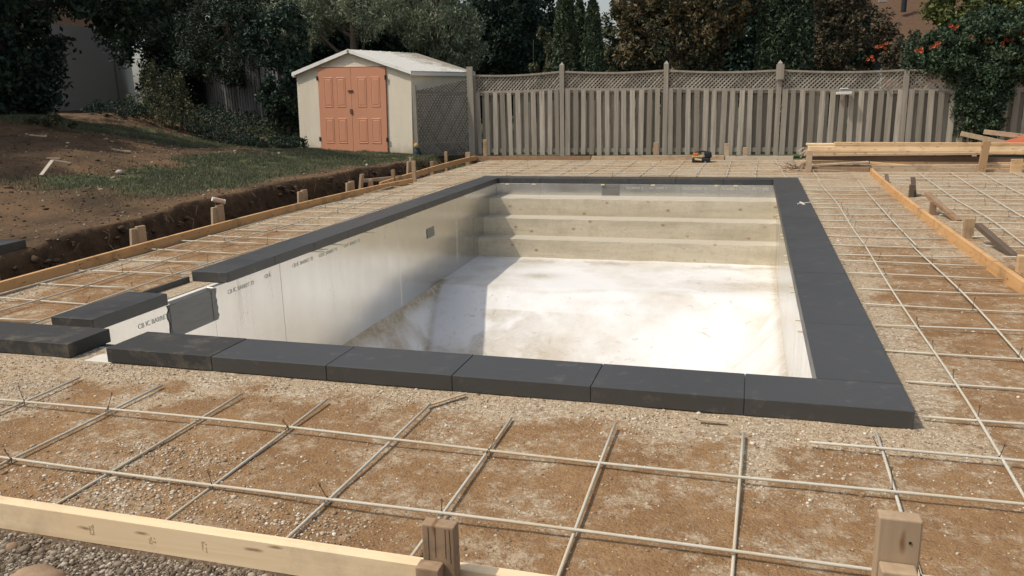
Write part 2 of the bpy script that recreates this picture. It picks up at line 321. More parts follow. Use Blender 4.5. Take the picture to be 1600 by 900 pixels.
pm = np.clip(pale_mask(P_[:, 0], P_[:, 1]) + (fbm(P_[:, 0] * 6, P_[:, 1] * 6) - .5) * 1.0, 0, 1)
heap = np.exp(-(((P_[:, 0] + 2.25) / .45) ** 2 + ((P_[:, 1] + 1.42) / .2) ** 2)) + np.exp(-(((P_[:, 0] + 1.55) / .22) ** 2 + ((P_[:, 1] + 1.45) / .1) ** 2)) + .8 * np.exp(-(((P_[:, 0] + 2.3) / .35) ** 2 + ((P_[:, 1] + 1.1) / .1) ** 2))
pr = RNG.uniform(0, 1, len(P_)) < np.clip(pm ** 2 * .9 + .05 + heap * .55, 0, 1)
k = pr & ~((P_[:, 0] > W0 - D) & (P_[:, 0] < XO) & (P_[:, 1] > -D)); P_ = P_[k]; hp = heap[k]
sz = RNG.gamma(1.8, .0011, len(P_)) + .0009 + hp * RNG.uniform(0, .0045, len(P_))
tag(stones('gravel', np.column_stack([P_, ground_h(P_[:, 0], P_[:, 1]) + sz * .15]), sz, gravel_m), 'pale limestone chips strewn over the brown soil around the pool', 'gravel', kind='stuff')
P_ = scatter(30000, -2.75, -.9, -2.05, -1.69); sz = RNG.gamma(1.3, .0018, len(P_)) + .0014
tag(stones('gravel', np.column_stack([P_, ground_h(P_[:, 0], P_[:, 1]) + sz * .2]), sz, gravel_d), 'darker mixed gravel outside the front timber form', 'gravel', kind='stuff')
P_ = scatter(15000, -13, -5.85, -1, 12); sz = RNG.gamma(1.3, .0055, len(P_)) + .003
M = Mat('clods'); ri = M.n('ShaderNodeNewGeometry').outputs['Random Per Island']; M.out(M.ramp(ri, [(0., (.05, .034, .02)), (.8, (.16, .10, .06)), (.95, (.35, .29, .2)), (1., (.5, .45, .36))]), .95); clod_m = M.m
tag(stones('soil_clods', np.column_stack([P_, ground_h(P_[:, 0], P_[:, 1]) + sz * .1]), sz, clod_m), 'lumps of soil and small stones on the bare bank', 'soil', kind='stuff')
yy = RNG.uniform(-1, 11, 5200); P_ = np.column_stack([edge_x(yy) + RNG.uniform(-.02, .28, 5200) ** 1, yy]); sz = RNG.gamma(1.5, .013, len(P_)) + .004
tag(stones('soil_clods', np.column_stack([P_, ground_h(P_[:, 0], P_[:, 1]) + sz * .1]), sz, simple('cut_soil', (.11, .07, .042), (.04, .027, .018), .95, sc=6)), 'crumbled dark soil along the cut edge of the trench', 'soil', kind='stuff')

n_ = 700; yy = RNG.uniform(-1, 11, n_); P_ = np.column_stack([edge_x(yy) + RNG.uniform(-.04, .14, n_), yy]); sz = RNG.uniform(.015, .05, n_)
tag(stones('soil_clods', np.column_stack([P_, ground_h(P_[:, 0] - .02, P_[:, 1]) - sz * .25]), sz, bpy.data.materials['cut_soil']), 'larger broken clods along the lip of the trench cut', 'soil', kind='stuff')
mb = MB()
for i in range(90):
    y_ = random.uniform(-.5, 10.5); x_ = float(edge_x(y_)) + random.uniform(.0, .06); z_ = float(ground_h(x_ - .12, y_)) - random.uniform(0, .05)
    mb.tube([(x_ - .02, y_, z_), (x_ + random.uniform(.02, .06), y_ + random.uniform(-.04, .04), z_ - random.uniform(.0, .04)), (x_ + random.uniform(.03, .10), y_ + random.uniform(-.08, .08), z_ - random.uniform(.04, .14))], .002, 3)
tag(mb.build('roots', simple('root_brown', (.085, .055, .033))), 'fine roots and dry grass hanging over the trench lip', 'roots', kind='stuff')
# grass blades
def blades(name, P, h, wd, mat, label):
    n = len(P); z = ground_h(P[:, 0], P[:, 1]); a = RNG.uniform(0, 6.28, n); hh = h * RNG.uniform(.5, 1.3, n); ww = wd * RNG.uniform(.6, 1.3, n)
    dx, dy = np.cos(a) * ww, np.sin(a) * ww; lx, ly = RNG.normal(0, .45, n) * hh, RNG.normal(0, .45, n) * hh
    base = np.column_stack([P, z - .005]); V = np.stack([base + np.column_stack([dx, dy, z * 0]), base - np.column_stack([dx, dy, z * 0]), base + np.column_stack([lx, ly, hh])], 1)
    o = npmesh(name, V.reshape(-1, 3), np.arange(3 * n).reshape(-1, 3), mat); tag(o, label, 'grass', kind='stuff'); return o
P_ = scatter(420000, -13.5, -5.8, 1.5, 12.6); gm = grass_mask(P_[:, 0], P_[:, 1]); k = RNG.uniform(0, 1, len(P_)) < gm * 1.0 * sst(.25, .42, fbm(P_[:, 0] * 3, P_[:, 1] * 3))
blades('grass', P_[k], .042, .005, L_grass, 'patchy short green grass on the bank left of the pool')
P_ = scatter(700, -2.56, -2.2, -1.98, -1.84); blades('grass', P_[(P_[:, 0] < -2.3)], .06, .0016, L_grass, 'tuft of thin grass blades in front of the boulder')

# ------------------------------------------------------------------ pool
pool = empty('swimming_pool', (-1.9, 4, -.1), 'empty rectangular swimming pool with bare metal walls, plaster floor and full width steps', 'swimming pool')
M = Mat('pool_wall'); wv = M.world()
g = M.noise(1, 4, .6, M.mapping((1.5, 1.5, .25), wv)); s = M.noise(1, 5, .7, M.mapping((4, 4, .35), wv)); b = M.noise(26, 5, .7, wv); pt = M.noise(3.5, 4, .6, wv)
c = M.mix(g, (.62, .61, .58), (.74, .73, .70)); c = M.mix(M.ramp(s, [(.60, 0.), (.75, .45)]), c, (.42, .36, .27))
dirt = M.math('MULTIPLY', M.ramp(b, [(.62, 0.), (.68, .7)]), M.ramp(pt, [(.55, 0.), (.65, 1.)])); c = M.mix(dirt, c, (.26, .20, .13))
M.out(c, M.ramp(s, [(.3, .16), (.7, .30)]), M.ramp(pt, [(.3, .9), (.7, 1.)]), .5).bump(g, .05, .01); wall_m = M.m
M = Mat('pool_floor'); wv = M.world()
a1 = M.noise(1.0, 6, .65, wv); a2 = M.noise(7, 6, .75, wv, 1.5); a3 = M.noise(45, 4, .7, wv)
c = M.mix(a1, (.68, .67, .655), (.79, .78, .765)); c = M.mix(M.ramp(a1, [(.48, 0.), (.70, .7)]), c, (.52, .46, .37))
spk = M.math('MULTIPLY', M.ramp(a2, [(.58, 0.), (.66, .6)]), M.ramp(M.noise(.9, 3, .5, M.mapping((1, .6, 1), wv)), [(.46, 0.), (.60, 1.)])); c = M.mix(spk, c, (.36, .28, .18))
c = M.mix(M.math('MULTIPLY', M.attr('stain_crease'), M.ramp(a2, [(.25, .35), (.6, 1.)])), c, (.36, .29, .19))
M.out(c, .55, spec=.35); M.bump(a2, .12, .01); M.bump(a3, .12, .003); floor_m = M.m
M = Mat('pool_step'); wv = M.world()
a1 = M.noise(1, 5, .65, M.mapping((.8, 3, 5), wv)); a2 = M.noise(30, 5, .7, wv); kn = M.vor(1, M.mapping((4.5, .4, 7), wv)); k2 = M.noise(5, 3, .6, wv)
c = M.mix(M.ramp(a1, [(.35, 0.), (.65, 1.)]), (.48, .415, .30), (.63, .555, .42)); c = M.mix(M.ramp(a2, [(.54, 0.), (.70, .55)]), c, (.38, .30, .19))
c = M.mix(M.ramp(kn, [(.05, .85), (.16, 0.)]), c, (.30, .16, .07)); c = M.mix(M.ramp(k2, [(.50, 0.), (.75, .55)]), c, (.40, .34, .25)); hz_ = M.noise(1, 6, .75, M.mapping((1.5, 2, 28), wv)); c = M.mix(M.ramp(hz_, [(.56, 0.), (.70, .5)]), c, (.36, .29, .19))
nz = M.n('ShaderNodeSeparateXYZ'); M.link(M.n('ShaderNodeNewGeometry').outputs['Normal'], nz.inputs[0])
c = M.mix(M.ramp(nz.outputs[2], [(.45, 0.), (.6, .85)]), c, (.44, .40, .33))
M.out(c, .75, spec=.2).bump(a2, .3, .004); step_m = M.m
XL, XR = -3.845, .05; YF, YB = .05, 7.853; ZT = -.073
# wall panels (a metre or so each, seams between)
def wall_strip(a, b, y=None, x=None, n=(0, 0, 1), z0=-1.1, name='wall_panel', openings=()):
    mb = MB()
    if x is not None:
        t = .04 * n[0]
        mb.obox((x, a, z0), (-t, 0, 0), (0, b - a, 0), (0, 0, ZT - .003 - z0))
    else:
        t = .04 * n[1]; mb.obox((a, y, z0), (b - a, 0, 0), (0, -t, 0), (0, 0, ZT - .003 - z0))
    return mb.build('wall_panel', wall_m, pool, bevel=.0015, seg=1)
def segs(a, b, cuts):
    e = [a] + cuts + [b]; return [(e[i] + (.0012 if i else 0), e[i + 1] - (.0012 if i < len(e) - 2 else 0)) for i in range(len(e) - 1)]
for a, b_ in segs(YF - .2, YB, [.80, 1.235, 2.085, 4.35, 6.12]):
    if abs(a - .80) < .01:
        mb = MB().obox((XL, a, -1.1), (-.04, 0, 0), (0, b_ - a, 0), (0, 0, 1.1 - .30)); mb.build('wall_panel', wall_m, pool)
    else: wall_strip(a, b_, x=XL, n=(1, 0, 0))
for a, b_ in segs(YF - .2, YB, [1.6, 3.8, 5.5]): wall_strip(a, b_, x=XR, n=(-1, 0, 0), z0=-1.3)
for a, b_ in segs(XL, XR, [-2.25, -1.2]): wall_strip(a, b_, y=YB, n=(0, -1, 0))
for a, b_ in segs(XL, XR, [-2.6, -1.3]): wall_strip(a, b_, y=-.03, n=(0, 1, 0))
# concrete collar that carries the coping
M = Mat('concrete_collar'); n = M.noise(18, 5, .7, M.world()); M.out(M.mix(n, (.50, .45, .37), (.76, .73, .67)), .9).bump(n, .3, .004); collar_m = M.m
mb = MB(); zc = ZT - .006
mb.box(W0 - D + .01, XL - .045, -D + .012, LEN + D - .01, -.35, zc); mb.box(XR + .045, XO - .01, -D + .012, LEN + D - .01, -.35, zc)
mb.box(XL - .043, XR + .043, -D + .012, -.072, -.35, zc); mb.box(XL - .043, XR + .043, YB + .045, LEN + D - .01, -.35, zc)
mb.build('concrete_collar', collar_m, pool)
# steps
ys = [7.853, 7.50, 7.22, 6.95]; zs = [-.245, -.485, -.725, -.975]
for i in range(3):
    mb = MB(); n_ = 60; jit = lambda k, s: (math.sin(k * 2.3 + i) + math.sin(k * .7 + i * 3) * 1.4 + math.sin(k * 5.1)) * s
    xs = np.linspace(XL, XR, n_)
    top_f = [(x, ys[i + 1] + jit(k, .0010), zs[i] + jit(k * 1.3, .0014)) for k, x in enumerate(xs)]
    top_b = [(x, ys[i] + .02, zs[i] + .004) for x in xs]; bot_f = [(x, ys[i + 1] + .004, zs[i + 1] - .03) for x in xs]
    mb.add(bot_f + top_f + top_b, [(k, k + 1, n_ + k + 1, n_ + k) for k in range(n_ - 1)] + [(n_ + k, n_ + k + 1, 2 * n_ + k + 1, 2 * n_ + k) for k in range(n_ - 1)])
    mb.build('step', step_m, pool, bevel=.006, seg=2)
# floor
gx = np.linspace(XL, XR, 150); gy = np.linspace(YF - .2, 6.97, 260); FX, FY = np.meshgrid(gx, gy)
shal = np.where(FY > 5.4, -.975 - (6.95 - FY) * .022, -1.009 - (5.4 - FY) * .012)
ux = np.minimum((FX - XL) / .72, (XR - FX) / 1.1); uy = np.minimum((5.4 - FY) / 2.7, (FY + .15) / 1.0)
dd = np.clip(np.minimum(ux, uy), 0, 1); sm = dd - .03 * np.exp(-((dd - 1) / .1) ** 2)
FZ = shal - sm * 1.15 + (fbm(FX * 3, FY * 3, 4) - .5) * .014
qi = np.arange(FX.size).reshape(FX.shape); q = np.stack([qi[:-1, :-1], qi[:-1, 1:], qi[1:, 1:], qi[1:, :-1]], -1).reshape(-1, 4)
fl = npmesh('pool_floor', np.stack([FX, FY, FZ], -1).reshape(-1, 3), q, floor_m, pool, smooth=True)
fold = np.exp(-((ux - uy) / .05) ** 2) * (uy < 1) * (uy > .02) * (FX < -2) * .55 + np.exp(-((ux - uy) / .09) ** 2) * (uy < 1) * (uy > .02) * (FX > -2) * .22
edge = np.exp(-((FX - XL) / .06) ** 2) * 1.3 * (FY < 5.6) + .55 * sst(.48, .62, fbm(FX * 2.4, FY * 2.4, 5)) * (FY < 5) * (1 - sst(-3.0, -1.6, FX)) + .22 * sst(.5, .65, fbm(FX * 1.3 + 7, FY * 2.4, 5)) + np.exp(-((FX - XR) / .05) ** 2) * .6
puddle = .75 * np.exp(-(((FX + 2.75) / .26) ** 2 + ((FY - 5.95) / .16) ** 2)) + .55 * np.exp(-(((FX + 3.15) / .25) ** 2 + ((FY - 6.45) / .2) ** 2)) + .6 * sst(.45, .6, fbm(FX * 2, FY * 3)) * np.exp(-((FY - 6.75) / .12) ** 2) + .5 * np.exp(-(((FX + .2) / .5) ** 2 + ((FY - 5.9) / .35) ** 2))
brk = .28 * np.exp(-((FY - 5.38 - .05 * np.sin(FX * 3)) / .035) ** 2) * sst(.4, .6, fbm(FX * 3 + 4, FY * 2))
sp = fold + edge + puddle + brk  # stains plus darker lines along hopper folds, wall foot and floor break
at = fl.data.attributes.new('stain_crease', 'FLOAT', 'POINT'); at.data.foreach_set('value', np.clip(sp, 0, 1).astype(np.float32).ravel())
# duct tape sheet, small patches, shims
M = Mat('grey_tape'); wv = M.world(); g = M.noise(1, 4, .6, M.mapping((3, 3, 14), wv), .5); M.out(M.mix(g, (.15, .145, .13), (.24, .235, .215)), .45, .1, .4).bump(g, .8, .012); tape_m = M.m
def wavy_patch(y0, y1, z0, z1, name, x=XL + .004):
    mb = MB(); rnd = random.Random(3)
    l = [(x, y0 + rnd.uniform(-.012, .012), z0 + (z1 - z0) * k / 8) for k in range(9)]; r = [(x, y1 + rnd.uniform(-.012, .012), z0 + (z1 - z0) * k / 8) for k in range(9)]
    mb.add(l + r + [(a + .002, b, c) for a, b, c in l + r], [(18 + k, 27 + k, 28 + k, 19 + k) for k in range(8)] + [(k, k + 1, 10 + k, 9 + k) for k in range(8)] + [(k, 18 + k, 19 + k, k + 1) for k in range(8)] + [(9 + k, 10 + k, 28 + k, 27 + k) for k in range(8)])
    return mb.build(name, tape_m, pool)
o = wavy_patch(.775, 1.265, -.31, -.088, 'tape_patch'); o['label'] = 'grey tape sheet over the skimmer opening'
for (a, b_) in ((.785, .83), (1.21, 1.255)): MB().box(XL + .0075, XL + .0095, a, b_, -.30, -.095).build('tape_strip', tape_m, pool)
wavy_patch(5.14, 5.36, -.42, -.31, 'tape_patch')
MB().box(-2.29, -2.04, YB - .003, YB - .001, -.235, ZT - .005).build('tape_patch', tape_m, pool)
shim_m = simple('shim_wood', (.82, .70, .48), rough=.8)
def shim(p, d, L_=.10, parent=None): MB().bar(Vector(p), Vector(p) + Vector(d).normalized() * L_, .02, .006).build('shim', shim_m, pool)
for y in (2.62, 2.95, 3.6, 4.5, 6.2): shim((XL - .01, y, -.085), (.9, .5, -.12)); 
for y in (2.70, 6.33): shim((XL - .01, y, -.083), (.9, .3, -.05))
for y in (1.0, 1.22, 1.9, 2.05, 2.85, 3.1, 3.9, 4.05, 5.1, 5.3): shim((XR + .01, y, -.09), (-1, .06, -.03), .08)
for x in (-3.7, -3.3, -2.3, -1.6, -.75, -.5): MB().box(x, x + .05, YB - .02, YB + .005, ZT - .02, ZT - .003).build('shim', shim_m, pool)
# printed lettering on the panels
ink = simple('brown_ink', (.50, .44, .35), (.68, .64, .57), .8, sc=90)
def text_mesh(txt, size, mat, parent, M4, name='printed_text', squeeze=1):
    cu = bpy.data.curves.new('t', 'FONT'); cu.body = txt; cu.size = size; cu.extrude = .0004; t = bpy.data.objects.new('t', cu); C.objects.link(t)
    bpy.context.view_layer.update(); me = bpy.data.meshes.new_from_object(t.evaluated_get(bpy.context.evaluated_depsgraph_get()))
    bpy.data.objects.remove(t); me.name = name; me.transform(Matrix.Diagonal((squeeze, 1, 1, 1))); me.transform(M4)
    me.transform(Matrix.Translation(-wloc(parent))); me.materials.clear(); me.materials.append(mat)
    o = bpy.data.objects.new(name, me); C.objects.link(o); o.parent = parent; return o
rotL = Matrix(((0, 0, 1, 0), (1, 0, 0, 0), (0, 1, 0, 0), (0, 0, 0, 1)))   # text x -> +Y, y -> +Z, normal +X
for y in (-.07, .50, 1.40, 1.87, 2.27, 2.70, 3.15):
    L = 'CB IC' if abs(y - 1.87) < .01 else ('CB IC BARRET' if abs(y - .5) < .01 else 'CB IC BARRET 72')
    text_mesh(L, .043, ink, pool, Matrix.Translation((XL + .0012, y, -.165 if y < 1.8 else -.155)) @ rotL, squeeze=1.0 if len(L) > 6 else .85)
rotB = Matrix(((1, 0, 0, 0), (0, 0, -1, 0), (0, 1, 0, 0), (0, 0, 0, 1)))
for x in (-1.95, -1.62, -1.17, -.71, -.26): text_mesh('CB IC BARRET 72' if x < -.3 else 'CB IC BARR', .045, ink, pool, Matrix.Translation((x, YB - .0012, -.142)) @ rotB, squeeze=.92 if x > -1.5 else .7)

# ------------------------------------------------------------------ coping slabs
G_ = 'dark coping slabs around the pool'
def slab(x0, x1, y0, y1, label, mat=None, z1=0, rz=0, th=.073, group=G_):
    c = Vector(((x0 + x1) / 2, (y0 + y1) / 2, z1 - th)); g = .0013
    dz = random.uniform(-.001, .001)
    o = MB().box(x0 + g, x1 - g, y0 + g, y1 - g, z1 - th, z1 + dz).build('coping_slab', mat or coping_m, loc=c, bevel=.003)
    o.rotation_euler.z = rz; return tag(o, label, 'coping slab', group)
L_ = .6096
for i in range(5): MB().box(XO - (i + 1) * L_ - .001, XO - (i + 1) * L_ + .001, -D + .006, -.006, ZT - .004, -.006).build('joint_mortar', simple('joint_grey', (.12, .115, .10)), pool)
names = {0: 'dark coping slab forming the near right corner of the pool', 1: 'dark coping slab left of the near right corner slab in the front row'}
for i in range(6):
    x1 = XO - i * L_; nm = names.get(i, f'dark coping slab in the front row, {ORD[i]} from the near right corner')
    if i == 5: nm = 'dark coping slab at the left end of the front row beside the gap, its face dusty'
    slab(x1 - L_, x1, -D, 0, nm, coping_m if i < 5 else coping_d)
slab(-4.13, -4.13 + .0, 0, 0, 'x') if False else None
slab(W0 - D - .02 - .27, W0 + .24 - .0 - .0, -D + .012, .0, 'dark coping slab with dusty face standing loose at the near left corner', coping_d)
slab(W0 - D, W0, .135, .755, 'dark coping slab between the loose corner slab and the skimmer gap')
y = 1.375; i = 0; edges = []
while y < LEN + D - .05:
    y2 = min(y + L_, LEN + D)
    if LEN + D - y2 < .2: y2 = LEN + D
    edges.append((y, y2)); y = y2
for i, (a, b_) in enumerate(edges):
    nm = 'dark coping slab on the left edge just past the skimmer gap' if i == 0 else ('dark coping slab forming the far left corner' if i == len(edges) - 1 else f'dark coping slab on the left edge, {ORD[i]} past the skimmer gap')
    slab(W0 - D, W0, a, b_, nm)
y = .0; first = .855; edges = [(0, first)]; y = first
while y < LEN + D - .05:
    y2 = min(y + .618, LEN + D)
    if LEN + D - y2 < .25: y2 = LEN + D
    edges.append((y, y2)); y = y2
for i, (a, b_) in enumerate(edges):
    nm = 'long dark coping slab on the right edge touching the near right corner slab' if i == 0 else ('dark coping slab forming the far right corner' if i == len(edges) - 1 else f'dark coping slab on the right edge, {ORD[i]} from the near right corner slab')
    slab(0, XO, a, b_, nm, z1=-.0005)
nb = 6
for i in range(nb):
    w_ = -W0 / nb; slab(W0 + i * w_, W0 + (i + 1) * w_, LEN, LEN + D, f'dark coping slab along the far edge, {ORD[i]} from the far left corner')
slab(-6.55, -5.90, 1.36, 1.66, 'spare dark coping slab lying on the soil bank at the left', coping_m, z1=.125, rz=R(6), group=None)
o = MB().box(W0 - D - .02, W0 - D - .008, .76, 1.36, -.12, -.035).build('form_strip', simple('grey_strip', (.12, .115, .10)), loc=(W0 - D - .014, 1.0, -.12)); tag(o, 'grey upright strip behind the skimmer gap', 'strip')
# litter on the coping
o = empty('plastic_spacer', (.27, 5.47, .0), 'small pale cross shaped scrap on the far right coping', 'scrap')
mb = MB().bar((.19, 5.42, .006), (.38, 5.55, .012), .014, .008); mb.build('bar', simple('pale_plastic', (.75, .7, .58)), o)
MB().bar((.22, 5.54, .008), (.25, 5.36, .008), .02, .010).build('bar', simple('pale_plastic_b', (.75, .7, .58)), o)
def chips(x, y, n, r, z=0.002):
    return None

# ------------------------------------------------------------------ rebar grid
M = Mat('rebar'); wv = M.world(); n = M.noise(30, 4, .7, wv); n2 = M.noise(3, 3, .5, wv)
c = M.mix(n, (.44, .41, .33), (.64, .60, .51)); c = M.mix(M.ramp(n2, [(.45, 0.), (.7, .7)]), c, (.50, .40, .25)); M.out(c, .6, spec=.3).bump(M.noise(220, 3, .6, wv), .6, .002); rebar_m = M.m
ZB = -.042; RB = .0053
def tie_wire(parent, x, y, z):
    r = random; h = r.uniform(.035, .07); tx, ty = r.uniform(-.022, .022), r.uniform(-.02, .02)
    mb = MB(); pts = [(x, y, z), (x + tx * .5, y + ty * .5, z + h * .5), (x + tx, y + ty, z + h)]
    mb.tube(pts, .0013, 5); mb.tube([(x + tx - .004, y + ty, z + h), (x + tx, y + ty, z + h + .005), (x + tx + .005, y + ty, z + h + .001), (x + tx, y + ty, z + h - .006)], .0014, 4)
    mb.tube([(x - .008, y - .008, z - .008), (x, y, z + .007), (x + .008, y + .008, z - .008)], .0016, 4); mb.tube([(x - .008, y + .008, z - .008), (x, y, z + .008), (x + .008, y - .008, z - .008)], .0016, 4)
    mb.build('tie_wire', wire_m, parent)
def bar_(p, q, label, group, ties=(), z=ZB, r=RB, wob=.006):
    z -= .019; kf = (CAM.z - z) / (CAM.z + .035); p, q = [Vector((CAM.x + (v_[0] - CAM.x) * kf, CAM.y + (v_[1] - CAM.y) * kf, 0)) if v_[1] < 3 else Vector(v_) for v_ in (p, q)]
    ties = [(CAM.x + (a_ - CAM.x) * kf, CAM.y + (b_ - CAM.y) * kf) if b_ < 3 else (a_, b_) for a_, b_ in ties]
    d = q - p; L = d.length; n = max(4, int(L / .25)); sd = Vector((-d.y, d.x, 0)).normalized()
    ph = random.uniform(0, 6); pts = []
    for i in range(n + 1):
        t = i / n; pts.append(Vector((p.x, p.y, 0)) + Vector((d.x, d.y, 0)) * t + sd * wob * math.sin(ph + t * L * 1.3) + Vector((0, 0, z + .006 * math.sin(ph * 2 + t * L * 2.1))))
    c = (pts[0] + pts[-1]) / 2; o = MB().tube(pts, r, 7).build('rebar', rebar_m, loc=c, smooth=True); tag(o, label, 'rebar', group)
    for (x, y_) in ties:
        t = max(0, min(1, (Vector((x, y_)) - Vector((p.x, p.y))).dot(Vector((d.x, d.y))) / L / L)); pp = pts[min(n, int(round(t * n)))]
        tie_wire(o, x, y_, pp.z)
    return o
fy = [(-3.20, -1.62, -.60), (-2.77, -1.62, -.60), (-2.34, -1.60, -.62), (-1.94, -1.62, -.60), (-1.52, -1.60, -.55), (-1.14, -1.62, -.60), (-.73, -1.62, -.60), (-.30, -1.62, -.57), (.16, -1.62, -.46)]
GF = 'pale rebars in front of the pool'; GL = 'pale rebars left of the pool'; GR = 'pale rebars right of the pool'; GB = 'pale rebars behind the pool'; GP = 'pale rebars of the separate right hand slab'
R1 = lambda y: .53 + .018 * (y + .85) if y < 5 else .66 - .02 * (y - 5)
R2 = lambda y: .90 + .025 * max(0, y - 1)
tx = [a[0] for a in fy]
pick = lambda s, p_: [v for v in s if random.random() < p_]
bar_((-5.2, -.905, 0), (1.28, -.905, 0), 'long pale rebar running across in front of the pool, nearer the coping', GF, [(x, -.905) for x in (-3.2, -2.77, -1.94, -1.14, .16, .53)], z=-.036)
bar_((-5.2, -1.365, 0), (1.28, -1.36, 0), 'long pale rebar running across nearest the front timber form', GF, [(x, -1.365) for x in (-3.2, -2.77, -1.94, -1.52, -1.14, .16)], z=-.036)
bar_((-.06, -.59, 0), (1.28, -.59, 0), 'short pale rebar starting just below the near right corner slab', GF, [(.16, -.59), (.53, -.59), (.93, -.59)], z=-.036)
for i, (x, a, b_) in enumerate(fy):
    lb = 'rebar running up to the pool, ' + ('leftmost of the front ones' if i == 0 else 'rightmost, beside the tall front stake' if i == 8 else f'{ORD[i]} from the left in front')
    bar_((x, a, 0), (x + random.uniform(-.015, .015), b_, 0), lb, GF, z=-.048)
tie_wire(None, 0, 0, 0) if False else None
for i, (x0, x1) in enumerate(((-4.23, -4.38), (-4.66, -4.86), (-5.05, -5.2))):
    bar_((x0, -1.6 if i else -.35, 0), (x1, 11.8, 0), ('lengthwise pale rebar left of the pool, ' + ['closest to the coping', 'midway to the form board', 'closest to the form board'][i]), GL, z=-.036, wob=.02)
for i in range(19):
    y = .15 + i * .412; xr = -4.2
    bar_((-5.22, y + random.uniform(-.02, .02), 0), (xr + random.uniform(-.05, .07), y + random.uniform(-.02, .02), 0), f'crosswise pale rebar left of the pool, {ORD[i]} counting away from the loose corner slab', GL, [(x, y) for x in pick((-4.27 - y * .01, -4.72, -5.1), .62)] if i < 15 else [], z=-.046)
for i, (fn, lab) in enumerate(((R1, 'lengthwise pale rebar right of the pool, closer to the coping'), (R2, 'lengthwise pale rebar right of the pool, closer to the form board'))):
    for nm, a, b_ in (('near half of the ', -1.6, 3.6), ('far half of the ', 3.45, 8.3)):
        bar_((fn(a), a, 0), (fn(b_), b_, 0), nm + lab, GR, z=-.036 + (.01 if a > 0 else 0), wob=.012)
for i in range(20):
    y = -.25 + i * .418; y += random.uniform(-.015, .015)
    bar_((.35 + random.uniform(-.01, .02), y, 0), (1.28, y + random.uniform(-.02, .02), 0), f'crosswise pale rebar right of the pool, {ORD[i]} counting from the near corner slab', GR, [(x, y) for x in pick((R1(y), R2(y)), .75)] if i < 16 else [], z=-.046)
for i in range(8):
    y = 8.45 + i * .43; bar_((-5.2, y, 0), (1.1 if y < 9.8 else .40, y + random.uniform(-.03, .03), 0), f'pale rebar running across behind the pool, {ORD[i]} counting from the far coping', GB, z=-.036, wob=.02)
for i in range(12):
    x = -4.0 + i * .42; bar_((x, 8.22, 0), (x + random.uniform(-.08, .08), 11.85, 0), f'lengthwise pale rebar behind the pool, {ORD[i]} counting from the left', GB, pick([(x, 8.9), (x, 10.2)], .5), z=-.048)
for i in range(18):
    y = 2.35 + i * .42; bar_((1.5, y, 0), (5.2, y + random.uniform(-.03, .03), 0), f'crosswise pale rebar in the separate right hand slab, {ORD[i]} counting from the nearest', GP, pick([(1.72, y), (2.1, y), (2.5, y)], .4) if i > 2 else [], z=-.046, wob=.015)
for i, (a, b_) in enumerate((((1.70, 2.2), (2.02, 9.6)), ((2.0, 2.2), (2.44, 9.6)), ((2.35, 2.2), (2.83, 9.6)), ((2.75, 2.2), (3.25, 9.6)), ((3.2, 2.2), (3.7, 9.6)))):
    bar_((*a, 0), (*b_, 0), f'lengthwise pale rebar in the separate right hand slab, {ORD[i]} from the form board', GP, z=-.036, wob=.015)
# wooden splinters near the coping
for p, q, lb in (((-1.545, -.49, -.068), (-1.43, -.34, -.062), 'bent light wooden splinter lying on the gravel below the front coping'), ((-.45, -.395, -.066), (-.35, -.395, -.066), 'short flat wooden splinter lying under the front coping')):
    o = MB().bar(p, q, .018, .005).build('wood_splinter', pineG, loc=p); tag(o, lb, 'splinter')

# ------------------------------------------------------------------ timber forms
def board(p, q, h, t, label, mat, name='form_board', side=0, group='timber form boards', bow=0, sag=0, cuts=12):
    """p,q = top centre line; h downwards, t thickness"""
    p, q = Vector(p), Vector(q); d = (q - p); sd = Vector((-d.y, d.x, 0)).normalized(); mb = MB(); rings = []
    for i in range(cuts + 1):
        u = i / cuts; c = p + d * u + sd * bow * math.sin(math.pi * u) + Vector((0, 0, sag * math.sin(math.pi * u)))
        rings += [c + sd * t / 2, c - sd * t / 2, c - sd * t / 2 - Vector((0, 0, h)), c + sd * t / 2 - Vector((0, 0, h))]
    fs = [(4 * i + k, 4 * i + 4 + k, 4 * i + 4 + (k + 1) % 4, 4 * i + (k + 1) % 4) for i in range(cuts) for k in range(4)]
    fs += [(0, 1, 2, 3), tuple(4 * cuts + k for k in (3, 2, 1, 0))]
    o = mb.add(rings, fs).build(name, mat, loc=(p + q) / 2, bevel=.002, seg=1); return tag(o, label, 'board', group)
fb = board((-5.3, -1.665, .0), (-1.02, -1.665, .0), .090, .038, 'pale yellow timber form board along the front left, knots and ink stamps on its face', pine)
board((-1.01, -1.652, -.004), (1.6, -1.655, -.004), .085, .034, 'pale timber form board continuing right behind the near middle stake', pine)
M4 = lambda x, z: Matrix.Translation((x, -1.6848, z)) @ rotB
board_ink = simple('board_ink', (.36, .25, .14), (.50, .35, .2), .8, sc=120)
for x, nc, nr in ((-2.13, 3, 6), (-1.92, 4, 4), (-1.74, 3, 6)):
    mbx = MB(); rr_ = random.Random(int(x * 100))
    for a_ in range(nc):
        for b_ in range(nr):
            if rr_.random() < .55: mbx.box(x + a_ * .006, x + a_ * .006 + rr_.uniform(.002, .0045), -1.6849, -1.6838, -.06 + b_ * .006, -.0565 + b_ * .006)
    mbx.build('ink_stamp', board_ink, fb)['kind'] = 'stuff'
board((-5.25, .35, .0), (-5.15, 7.7, .0), .088, .038, 'long timber form board along the left side of the pool', pineY, bow=-.0, cuts=14) if False else None
lp = [(-5.16, -.3), (-5.245, .9), (-5.31, 2.1), (-5.37, 4.0), (-5.30, 6.2), (-5.12, 7.68)]
